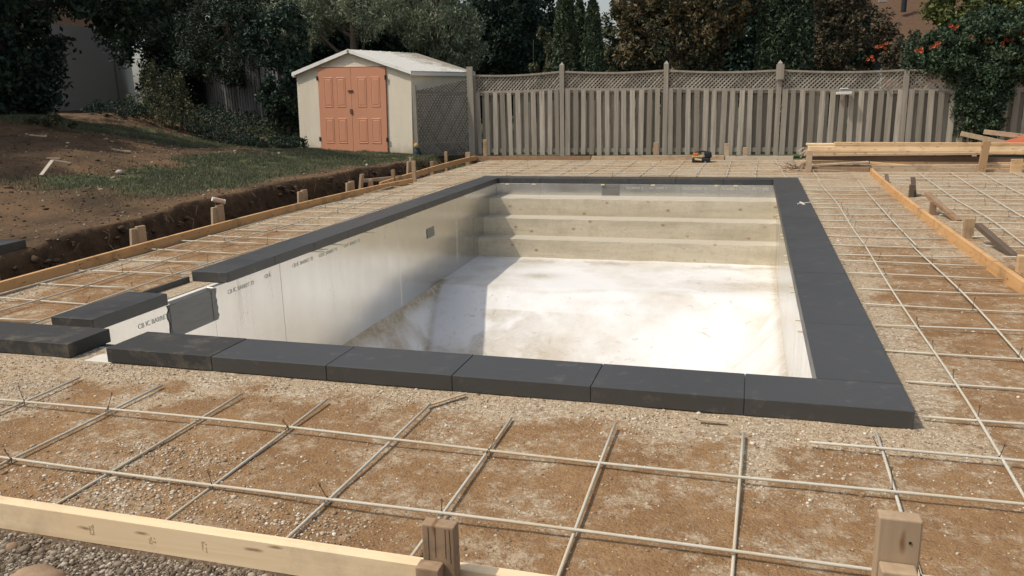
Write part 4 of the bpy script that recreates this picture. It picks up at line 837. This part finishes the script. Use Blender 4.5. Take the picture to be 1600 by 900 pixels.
# ------------------------------------------------------------------ boulder, sack, debris
import bmesh
def boulder(c, r, mat, label, name='boulder', seed=1, sub=4):
    bm = bmesh.new(); bmesh.ops.create_icosphere(bm, subdivisions=sub, radius=1); 
    for vv in bm.verts:
        x, y, z = vv.co; k = 1 + .35 * (float(fbm(x * 1.3 + seed * 7 + 5, y * 1.3 + z * 1.7 + 5, 4)) - .5); vv.co = Vector((x * r[0], y * r[1], z * r[2])) * k
    me = bpy.data.meshes.new(name); bm.to_mesh(me); bm.free(); me.materials.append(mat); me.shade_smooth(); o = bpy.data.objects.new(name, me); C.objects.link(o); o.location = c; return tag(o, label, 'rock')
M = Mat('boulder'); wv = M.world(); n = M.noise(6, 6, .65, wv); n2 = M.noise(40, 5, .7, wv); c = M.mix(M.ramp(n, [(.35, 0.), (.65, 1.)]), (.22, .14, .085), (.36, .25, .16)); c = M.mix(M.ramp(n2, [(.58, 0.), (.7, .6)]), c, (.24, .20, .15)); M.out(c, .85, spec=.2); M.bump(n2, .5, .006); boulder_m = M.m
boulder((-2.175, -1.855, -.135), (.10, .075, .055), boulder_m, 'large smooth tan boulder in the gravel at the bottom left')
boulder((-2.345, -1.86, -.13), (.032, .03, .026), boulder_m, 'fist sized tan stone between the silver sheet and the boulder', 'stone', 4, 3)
boulder((-2.37, -1.74, -.108), (.02, .02, .018), boulder_m, 'small round orange tinted stone in the dark gravel near the form', 'stone', 6, 3)
n = 24; gu, gv = np.meshgrid(np.linspace(0, 1, n), np.linspace(0, 1, n)); px = -2.62 + gu * .23 ; py = -1.90 + gv * .15 - gu * .03
pz = -.125 + .045 * np.sin(gv * 3.1) * (1 - gu ** 2) + .02 * fbm(gu * 5, gv * 5, 3); q = np.arange(n * n).reshape(n, n); q = np.stack([q[:-1, :-1], q[:-1, 1:], q[1:, 1:], q[1:, :-1]], -1).reshape(-1, 4)
M = Mat('silver_sheet'); M.out((.6, .63, .66), .35, .6); M.bump(M.noise(25, 4, .6, M.world()), .5, .01)
o = npmesh('plastic_sheet', np.stack([px, py, pz], -1).reshape(-1, 3), q, M.m, loc=(-2.5, -1.83, -.14), smooth=True); tag(o, 'crumpled silvery sheet lying in the gravel at the lower left corner', 'sheet')
def on(x, y, dz=0): return Vector((x, y, float(ground_h(x, y)) + dz))
P0 = on(-8.35, 4.25, .02); 
o = empty('bent_scrap', P0, 'bent pale strip sticking up from the soil bank at the left', 'scrap'); MB().bar(P0, P0 + Vector((-.02, .22, .16)), .05, .012).build('leg', simple('pale_strip', (.5, .44, .34)), o); MB().bar(P0 + Vector((-.02, .22, .16)), P0 + Vector((.18, .28, .12)), .03, .010).build('arm', simple('pale_strip2', (.42, .36, .28)), o)
for (x, y, l, lb) in ((-9.2, 6.35, .28, 'short grey lath lying on the soil bank'), (-10.6, 6.3, .25, 'pale stick on the bank near the left frame edge'), (-8.9, 4.9, .16, 'small splinter of wood near the bent strip')):
    o = MB().bar(on(x, y, .015), on(x + l, y + .05, .015), .04, .02).build('lath', pineG, loc=on(x, y)); tag(o, lb, 'lath')
boulder(on(-7.95, 5.05, .02), (.05, .04, .035), simple('pale_rock', (.5, .45, .38)), 'fist sized pale stone above the green grass strip', 'stone', 9, 2)

# ------------------------------------------------------------------ vegetation
def leaves(P, s, aspect=.5, droop=0, up=0):
    n = len(P); a = RNG.normal(0, 1, (n, 3)); a[:, 2] = a[:, 2] * (1 - abs(droop)) - droop * 2 + up * 2; a /= np.linalg.norm(a, axis=1)[:, None] + 1e-9
    b = RNG.normal(0, 1, (n, 3)); b = np.cross(a, b); b /= np.linalg.norm(b, axis=1)[:, None] + 1e-9
    s = s * RNG.uniform(.6, 1.4, n); A = a * s[:, None]; B = b * (s * aspect)[:, None]
    V = np.stack([P - A, P + B - A * .1, P + A, P - B - A * .1], 1); return V.reshape(-1, 3), np.arange(4 * n).reshape(-1, 4)
def ell_pts(n, c, r, clump=0, cs=.25, shell=.45, seed=None):
    """points in an ellipsoid gathered into clumps"""
    if clump:
        d = RNG.normal(0, 1, (clump, 3)); d /= np.linalg.norm(d, axis=1)[:, None]; rad = RNG.uniform(shell, 1, (clump, 1)) ** .6
        cc = d * rad * np.array(r); i = RNG.integers(0, clump, n); off = RNG.normal(0, 1, (n, 3)); off /= (np.linalg.norm(off, axis=1)[:, None] + 1e-6); off *= RNG.uniform(0, 1, (n, 1)) ** .45
        sz = RNG.uniform(.6, 1.3, (clump, 1))[i]; return cc[i] + off * cs * sz + np.array(c)
    d = RNG.normal(0, 1, (n, 3)); d /= np.linalg.norm(d, axis=1)[:, None]; return d * (RNG.uniform(shell, 1, (n, 1))) * np.array(r) + np.array(c)
def limb(mb, p, q, r0, r1, k=6):
    p, q = Vector(p), Vector(q); pts = []; rr = []
    o = Vector((random.uniform(-1, 1), random.uniform(-1, 1), random.uniform(-.3, .3))) * (q - p).length * .08
    for i in range(k + 1): t = i / k; pts.append(p + (q - p) * t + o * math.sin(math.pi * t)); rr.append(r0 + (r1 - r0) * t)
    mb.tube(pts, 1, 7, taper=rr)
def tree(name, base, blobs, lm, label, cat='tree', group=None, trunk=.12, leaf=.05, aspect=.5, droop=0, clump=60, cs=.28, limbs=6, top=None, up=0):
    """blobs: (dx,dy,z,rx,ry,rz,n)"""
    z0 = float(ground_h(base[0], base[1])); root = empty(name, (base[0], base[1], z0), label, cat, group)
    mb = MB(); zt = top or max(b[2] for b in blobs)
    limb(mb, (base[0], base[1], z0 - .1), (base[0] + .1, base[1], zt), trunk, trunk * .35, 8)
    for i in range(limbs):
        b = blobs[i % len(blobs)]; zz = z0 + (zt - z0) * random.uniform(.25, .6)
        limb(mb, (base[0], base[1], zz), (base[0] + b[0] + random.uniform(-.6, .6) * b[3], base[1] + b[1] + random.uniform(-.6, .6) * b[4], b[2] + random.uniform(-.3, .6) * b[5]), trunk * .45, trunk * .1, 6)
    mb.build('trunk', bark, root, smooth=True)
    P = np.concatenate([ell_pts(b[6], (base[0] + b[0], base[1] + b[1], b[2]), b[3:6], max(6, int(clump * b[6] / 6000)), cs) for b in blobs])
    V, Fq = leaves(P, leaf, aspect, droop, up); npmesh('crown', V, Fq, lm, root); return root
def pos(px, d):
    v_ = FW + RI * ((px - 800) / F); p = CAM + v_ * d + UP * 0; h = (450 - (165 - px * .0242)) / F; p = CAM + (FW + RI * ((px - 800) / F) + UP * h) * d; return p.x, p.y
def ht(px, py, d): return (CAM + (FW + RI * ((px - 800) / F) + UP * ((450 - py) / F)) * d).z
GT = 'trees around the yard'
# large dark tree, left, branches arching right
x, y = pos(25, 14)
tree('broadleaf_tree', (x, y), [(-.3, 0, 2.0, 1.1, 1.1, 1.15, 15000), (.3, .3, 3.6, 1.8, 1.5, 1.3, 9000), (1.7, .9, 3.15, 1.3, 1.2, .75, 8000), (-.6, 0, 1.5, .9, .9, .55, 5000), (-1.8, -.5, 4.0, 2.2, 2.2, 2.2, 9000), (.8, .2, 5.0, 2.0, 2, 1.2, 5000)], L_dark, 'very dark broadleaf tree at the left edge, foliage reaching the ground and arching right', 'tree', GT, .2, .05, .55, clump=70, cs=.26)
tree('broadleaf_tree', (-16.2, 2.2), [(0, 0, 6.2, 3.6, 3.4, 2.6, 9000), (1.6, -1.6, 5.4, 2.2, 2.2, 1.6, 4000), (1.6, 2.4, 5.4, 2.4, 2.2, 1.6, 4500)], L_dark, 'tall shade tree beyond the left frame edge, shading the soil bank', 'tree', GT, .25, .13, .6, clump=70, cs=.5)
x, y = pos(250, 23)
tree('broadleaf_tree', (x, y), [(0, 0, 3.3, 1.7, 1.2, 1.3, 9000), (-.6, 0, 5.0, 2.0, 1.6, 1.6, 5000), (.7, 0, 2.0, .8, .8, .9, 3500)], L_dark, 'dark tree in the gap behind the tall weeds, left of the conifer', 'tree', GT, .15, .06, clump=60, cs=.3)
x, y = pos(385, 21.6)
tree('conifer_tree', (x, y), [(0, -.4, 2.9, 1.35, 1.5, 1.0, 12000), (.0, 0, 4.2, 1.3, 1.2, 1.2, 7000), (0, 0, 5.6, .9, .9, 1.3, 3500), (.5, -.9, 2.1, .9, .8, .55, 5000), (-.5, -.7, 2.3, .8, .8, .5, 3500)], L_con, 'dark conifer with drooping boughs in front of the side fence', 'tree', GT, .16, .06, .22, droop=.35, clump=90, cs=.24)
# willow with leaning trunk
x, y = pos(560, 20.5)
tree('willow_tree', (x, y), [(-1.5, 0, 3.2, 1.0, .8, .75, 7000), (-.6, .2, 3.5, 1.1, .9, .6, 6000), (.6, 0, 3.3, .9, .8, .7, 5000), (0, 0, 4.6, 2.2, 1.8, 1.2, 6000)], L_wil, 'grey green willow with a dark forked trunk above the shed ridge', 'tree', GT, .13, .055, .2, droop=.45, clump=90, cs=.2, limbs=9)
x, y = pos(690, 21)
tree('willow_tree', (x, y), [(0, 0, 2.9, 1.15, .8, .75, 9000), (-.5, 0, 3.7, 1.3, 1, .8, 6000), (.6, 0, 2.3, .65, .5, .6, 4000), (0, 0, 4.8, 1.8, 1.4, 1, 4500)], L_wil, 'pale drooping willow hanging over the right end of the shed roof', 'tree', GT, .13, .055, .2, droop=.55, clump=90, cs=.2, limbs=8)
x, y = pos(790, 22.5)
tree('broadleaf_tree', (x, y), [(0, 0, 2.7, 1.15, .9, 1.4, 12000), (0, 0, 4.5, 1.3, 1, 1.3, 5000), (-.7, 0, 1.8, .8, .7, .8, 4000)], L_dark, 'dark dense tree behind the fence between willow and cedars', 'tree', GT, .15, .055, clump=80, cs=.24)
x, y = pos(850, 19.5)
tree('shrub', (x, y), [(0, 0, 2.1, .35, .35, .8, 3500)], L_olive, 'olive green shrub just left of the three slim cedars', 'shrub', None, .05, .035, clump=30, cs=.14, limbs=3)
x, y = pos(445, 18.6)
tree('shrub', (x, y), [(0, 0, 1.35, .62, .5, .85, 6500), (-.1, .2, 2.5, .8, .6, .8, 5000)], L_dark, 'tall dark evergreen shrub pressed against the left side of the shed', 'shrub', None, .06, .05, clump=70, cs=.16)
# columnar cedars
def cedar(px, d, ztop, rad, label, n=9000):
    x, y = pos(px, d); z0 = float(ground_h(x, y)); root = empty('cedar_tree', (x, y, z0), label, 'tree', 'columnar cedars'); mb = MB(); limb(mb, (x, y, z0 - .1), (x, y, ztop * .8), .08, .02); mb.build('trunk', bark, root)
    t = RNG.uniform(0, 1, n) ** .8; z = z0 + .15 + t * (ztop - z0 - .15); a = RNG.uniform(0, 6.28, n); prof = np.where(t < .35, .75 + .7 * t, 1.0) * np.sqrt(np.clip(1 - t ** 2.6, 0, 1)) * rad
    bumpy = 1 + .22 * (fbm(a * 2 + px, z * 3, 3) - .5) * 2; rr = prof * bumpy * RNG.uniform(.72, 1.03, n); P = np.column_stack([x + np.cos(a) * rr, y + np.sin(a) * rr, z])
    V, Fq = leaves(P, .05, .4, 0, .45); npmesh('crown', V, Fq, L_ced, root)
cedar(884, 16.6, 3.3, .30, 'tall slim cedar, leftmost and broadest of the three by the fence')
cedar(906, 17.4, 3.1, .22, 'slim cedar in the middle of the three by the fence', 6000)
cedar(926, 16.4, 2.98, .25, 'slim cedar with visible pointed tip, rightmost of the three', 8000)
cedar(1222, 17.2, 4.4, .62, 'broad dark cedar behind the fence post with the nailed board', 16000)
x, y = pos(975, 19)
tree('shrub', (x, y), [(0, 0, 2.35, .5, .4, 1.0, 6000), (.1, 0, 3.0, .35, .35, .35, 1500)], L_olive, 'grey olive shrub right of the slim cedars', 'shrub', None, .06, .04, clump=40, cs=.16)
x, y = pos(1065, 17.8)
tree('autumn_tree', (x, y), [(-.2, 0, 2.3, 1.25, .9, 1.0, 13000), (.5, 0, 3.1, 1.2, .9, .9, 9000), (-.6, 0, 3.2, .95, .8, .7, 6000), (.2, 0, 4.4, 1.4, 1, 1, 5000)], L_or, 'large bushy tree with orange brown tinged leaves behind the fence', 'tree', GT, .12, .048, .5, clump=110, cs=.18)
x, y = pos(1325, 18.6)
tree('autumn_tree', (x, y), [(0, 0, 2.2, .95, .7, .9, 9000), (-.35, 0, 3.2, .7, .6, .6, 4500), (-.5, 0, 4.2, .7, .6, .8, 2500)], L_br, 'brownish sparse tree between the broad cedar and the vine', 'tree', GT, .10, .042, .45, clump=90, cs=.15)
x, y = pos(1425, 17.5)
tree('shrub', (x, y), [(0, 0, 1.75, .75, .5, .5, 5500)], L_br, 'low brownish shrub under the roof, between brownish tree and vine', 'shrub', None, .05, .04, clump=90, cs=.12)
x, y = pos(1530, 17.5)
tree('broadleaf_tree', (x, y), [(-.3, 0, 2.85, 1.1, .8, .5, 7000), (.6, 0, 3.2, 1.2, .9, .8, 6000), (.4, 0, 4.6, 1.6, 1.2, 1.0, 4000), (.6, 0, 2.2, 1.3, .8, .8, 5000)], L_yel, 'yellow green leafy tree rising behind the flowering vine', 'tree', GT, .12, .045, clump=80, cs=.17)
# trumpet vine on the fence
x, y = 3.45, 13.0
vine = tree('trumpet_vine', (x + .1, y), [(-.1, 0, 1.85, 1.15, .45, .40, 8500), (-.75, 0, 1.68, .65, .35, .28, 3500), (.5, 0, 1.9, 1.0, .5, .42, 8000), (.7, -.1, 1.6, .9, .45, .38, 5000), (-.15, 0, 1.95, .6, .4, .28, 3000), (.05, -.15, 1.05, .42, .24, .62, 7000), (.0, -.15, .55, .36, .2, .45, 3800), (1.5, 0, 1.85, .9, .5, .5, 6000), (-1.0, -.05, 1.52, .3, .2, .10, 700), (-.35, -.2, 1.5, .55, .3, .3, 5000), (-.05, -.25, 1.15, .50, .25, .5, 6000), (-.05, -.25, .7, .42, .22, .4, 4500), (.3, -.1, 2.2, .7, .4, .3, 4000), (.9, -.2, 1.45, .8, .35, .3, 5000)], L_vine, 'sprawling vine with orange flowers over the fence, hanging mass down to the ground', 'vine', None, .07, .032, .5, clump=60, cs=.13, limbs=12, top=1.7)
FLp = [(1488, 43), (1515, 60), (1545, 62), (1572, 63), (1592, 55), (1438, 80), (1373, 73), (1362, 92), (1460, 70), (1560, 70), (1384, 72)]
for (px, py) in FLp:
    dpt = 13.78 if px > 1400 else 14.3; c = CAM + (FW + RI * ((px - 800) / F) + UP * ((450 - py) / F)) * dpt; V = []
    mb = MB()
    for k in range(5 if px > 1400 else 3):
        p = c + Vector((random.uniform(-.07, .07), random.uniform(-.05, .02), random.uniform(-.035, .035))); dd_ = Vector((random.uniform(-1, 1), -1.2, random.uniform(-.6, .6))).normalized()
        mb.tube([p, p + dd_ * .035, p + dd_ * .05], 1, 6, taper=[.007, .014, .03], cap=False)
    mb.build('flower_cluster', L_flower, vine)
# shrubs and weeds in front of the side fence
sh = [(225, 17.5, .45, .5, 0), (262, 18, .5, .55, 1), (300, 17.6, .35, .22, 2), (335, 17.2, .32, .18, 3), (372, 17, .3, .16, 4), (405, 17.1, .30, .16, 5), (440, 17.3, .32, .26, 6), (175, 17, .4, .25, 7)]
sl = ['low dark shrub below the pale house wall', 'mid sized shrub with yellowish tips by the left end of the side fence', 'low scrubby bush at the foot of the side fence, left part', 'scrubby ground bush below the conifer, left', 'scrubby ground bush below the conifer, middle', 'scrubby ground bush below the conifer, right', 'dark bush filling the corner beside the shed', 'lowest flat shrub near the dark tree']
for px, d, r, h, i in sh:
    x, y = pos(px, d); z = float(ground_h(x, y)); tree('shrub', (x, y), [(0, 0, z + h * .4, r * 1.9, r * 1.2, h * .8, 3800)], [L_olive, L_olive, L_con, L_con, L_con, L_con, L_dark, L_dark][i], sl[i], 'shrub', 'bushes along the side fence', .02, .020, clump=150, cs=.07, limbs=4)
n_ = 26000; tt = RNG.uniform(0, 1, n_); oo = RNG.uniform(0, 1, n_) ** 1.3 * 1.5 + .05
gx_ = -9.9 - 6.6 * tt - oo * .56; gy_ = 13.25 + 4.4 * tt - oo * .83; cl = fbm(gx_ * 2.2, gy_ * 2.2, 3); kk_ = cl > .40
P3 = np.column_stack([gx_, gy_, ground_h(gx_, gy_) + RNG.uniform(0, 1, n_) * .34 * np.clip(cl - .32, 0, 1) * 3])[kk_]
V, Fq = leaves(P3, .026, .5); tag(npmesh('ground_cover', V, Fq, L_con), 'tangled low undergrowth along the foot of the side fence', 'undergrowth', kind='stuff')
for i, (px, d, h) in enumerate(((236, 17.8, 1.15), (263, 18.2, 1.05), (281, 18, 1.2))):
    x, y = pos(px, d); z = float(ground_h(x, y)); root = empty('tall_weed', (x, y, z), ['tall weed spike left of the yellowish pair', 'tall weed with yellowish plume, middle of three', 'tall weed spike closest to the side fence'][i], 'plant', 'tall weeds'); mb = MB(); P = []
    for k in range(5):
        q_ = Vector((x + random.uniform(-.16, .16), y + random.uniform(-.1, .1), z + h * random.uniform(.8, 1.05))); mb.tube([(x, y, z), ((x + q_.x) / 2, y, z + h * .5), q_], .008, 5)
        P.append(np.array(q_) + RNG.normal(0, 1, (110, 3)) * np.array([.035, .035, .13]) - np.array([0, 0, .1])); P.append(np.array([(x + q_.x) / 2, y, z + h * .5]) + RNG.normal(0, 1, (160, 3)) * np.array([.12, .1, .2]))
    mb.build('stem', L_olive, root); V, Fq = leaves(np.concatenate(P), .028, .45); npmesh('foliage', V, Fq, L_olive, root)
x, y = pos(75, 13.0); z = float(ground_h(x, y)); tree('shrub', (x, y), [(0, 0, z + .10, .4, .25, .14, 1100)], L_olive, 'little light leafed plant at the foot of the dark tree', 'shrub', None, .01, .03, clump=12, cs=.08, limbs=2)
# more distant trees that close the background
bgt = [(60, 27, 6.5, 3.0), (330, 27, 6.5, 2.6), (470, 26, 6, 2.3), (600, 27, 6.5, 2.4), (740, 28, 6.5, 2.3), (835, 30, 6.0, 1.6), (1060, 27, 5.2, 2.0), (1180, 26, 5.0, 1.8), (1290, 27, 3.6, 1.3), (1640, 22, 5.0, 2.2)]
bl = ['tall dark tree far behind the leftmost tree', 'tall dark tree behind the conifer', 'tall dark tree behind the left side of the willow', 'tall dark tree behind the shed ridge', 'tall dark tree behind the drooping willow', 'dark tree far behind the slim cedars, left', 'dark tree far behind the orange tinged tree', 'dark tree behind the broad cedar, left', 'dark low tree behind the brownish tree', 'dark tree behind the right end of the vine']
for (px, d, hh, rw), lb in zip(bgt, bl):
    x, y = pos(px, d); tree('broadleaf_tree', (x, y), [(0, 0, 2.2, rw, 1.2, 2.0, 9000), (0, 0, hh * .68, rw, 1.4, hh * .34, 7000)], L_dark, lb, 'tree', 'trees far behind', .2, .085, .6, clump=90, cs=.42)

# ------------------------------------------------------------------ houses behind
M = Mat('roof_shingle'); wv = M.world(); br = M.n('ShaderNodeTexBrick'); br.inputs['Scale'].default_value = 4; br.inputs['Color1'].default_value = (.085, .046, .026, 1); br.inputs['Color2'].default_value = (.115, .063, .036, 1); br.inputs['Mortar'].default_value = (.05, .03, .018, 1); br.inputs['Mortar Size'].default_value = .01; M.link(M.mapping((1, 1, 2), wv), br.inputs['Vector'])
M.out(M.mix(M.math('MULTIPLY', M.noise(2, 5, .6, wv), .5), br.outputs[0], (.125, .075, .045)), .95); shingle = M.m
def house(cx, cy, hw, hd, ze, zr, label, wm, hip=2.5, name='house', rot=0):
    root = empty(name, (cx, cy, -.1), label, 'house'); MB().box(cx - hw, cx + hw, cy - hd, cy + hd, -.2, ze).build('wall', wm, root)
    e = .4; a, b_, c_, d_ = [(cx - hw - e, cy - hd - e, ze), (cx + hw + e, cy - hd - e, ze), (cx + hw + e, cy + hd + e, ze), (cx - hw - e, cy + hd + e, ze)]; r1, r2 = (cx - hw + hip, cy, zr), (cx + hw - hip, cy, zr)
    rf = MB().add([a, b_, c_, d_, r1, r2], [(0, 1, 5, 4), (1, 2, 5), (2, 3, 4, 5), (3, 0, 4), (3, 2, 1, 0)]).build('roof', shingle, root)
    for wx in (cx - hw * .5, cx + hw * .4):
        f = MB().box(wx, wx + 1.2, cy - hd - .03, cy - hd + .02, 1.0, 2.2).build('window', white_m, root); MB().box(wx + .08, wx + 1.12, cy - hd - .045, cy - hd - .034, 1.08, 2.12).build('pane', simple('glass_pane', (.04, .05, .06), rough=.1, spec=.6), f)
    return root, rf
brickw = simple('brick_wall', (.32, .19, .13), (.24, .14, .1)); siding = simple('pale_siding', (.42, .40, .36), (.36, .34, .31))
x, y = pos(1400, 33); h, rf = house(x + .9, y + 4, 5.2, 3.6, 2.8, 4.95, 'brown roofed house behind the brownish tree at the right', brickw, hip=3.2)
vx, vy = pos(1402, 35); MB().tube([(vx, vy, 4.2), (vx, vy, 5.05)], .11, 12).build('roof_vent', black_m, rf); MB().tube([(vx, vy, 5.05), (vx, vy, 5.12)], .15, 12).build('vent_cap', black_m, rf)
vx, vy = pos(1368, 34.5); MB().box(vx - .15, vx + .15, vy - .3, vy, 4.55, 4.85).build('roof_vent', simple('vent_grey', (.3, .28, .25)), rf)
x, y = pos(900, 44); house(x - 1.9, y, 4.2, 4, 2.9, 5.4, 'house with a brown hip roof just showing behind the slim cedars', brickw, hip=3.4)
hr = empty('house', (-19.5, 21, 0), 'pale sided house corner seen under the dark tree branches', 'house')
a = Vector((*pos(140, 24), 0)); b_ = Vector((*pos(196, 25.5), 0)); c_ = Vector((*pos(213, 30), 0)); dn = (b_ - a).normalized()
MB().add([tuple(a - dn * 5) , tuple(b_), tuple(c_), tuple(a - dn * 5 + (c_ - b_)), tuple(a - dn * 5 + Vector((0, 0, 3.4))), tuple(b_ + Vector((0, 0, 3.4))), tuple(c_ + Vector((0, 0, 3.4))), tuple(a - dn * 5 + (c_ - b_) + Vector((0, 0, 3.4)))], [(0, 1, 5, 4), (1, 2, 6, 5), (2, 3, 7, 6), (3, 0, 4, 7)]).build('wall', siding, hr)
p0, p1, p2, p3 = [a - dn * 5.4 + Vector((0, -.4, 3.4)), b_ + dn * .4 + Vector((0, -.4, 3.4)), c_ + dn * .4 + Vector((0, 0, 3.4)), a - dn * 5.4 + (c_ - b_) + Vector((0, 0, 3.4))]
mid1, mid2 = (p0 + p3) / 2 + Vector((0, 0, 1.5)), (p1 + p2) / 2 + Vector((0, 0, 1.5))
MB().add([p0, p1, p2, p3, mid1, mid2], [(0, 1, 5, 4), (2, 3, 4, 5), (1, 2, 5), (3, 0, 4), (3, 2, 1, 0)]).build('roof', shingle, hr)
MB().bar(b_ - dn * .25 + Vector((0, -.04, 0)), b_ - dn * .25 + Vector((0, -.04, 3.35)), .06, .05, up=(1, 0, 0)).build('downpipe', simple('downpipe', (.25, .23, .2)), hr)
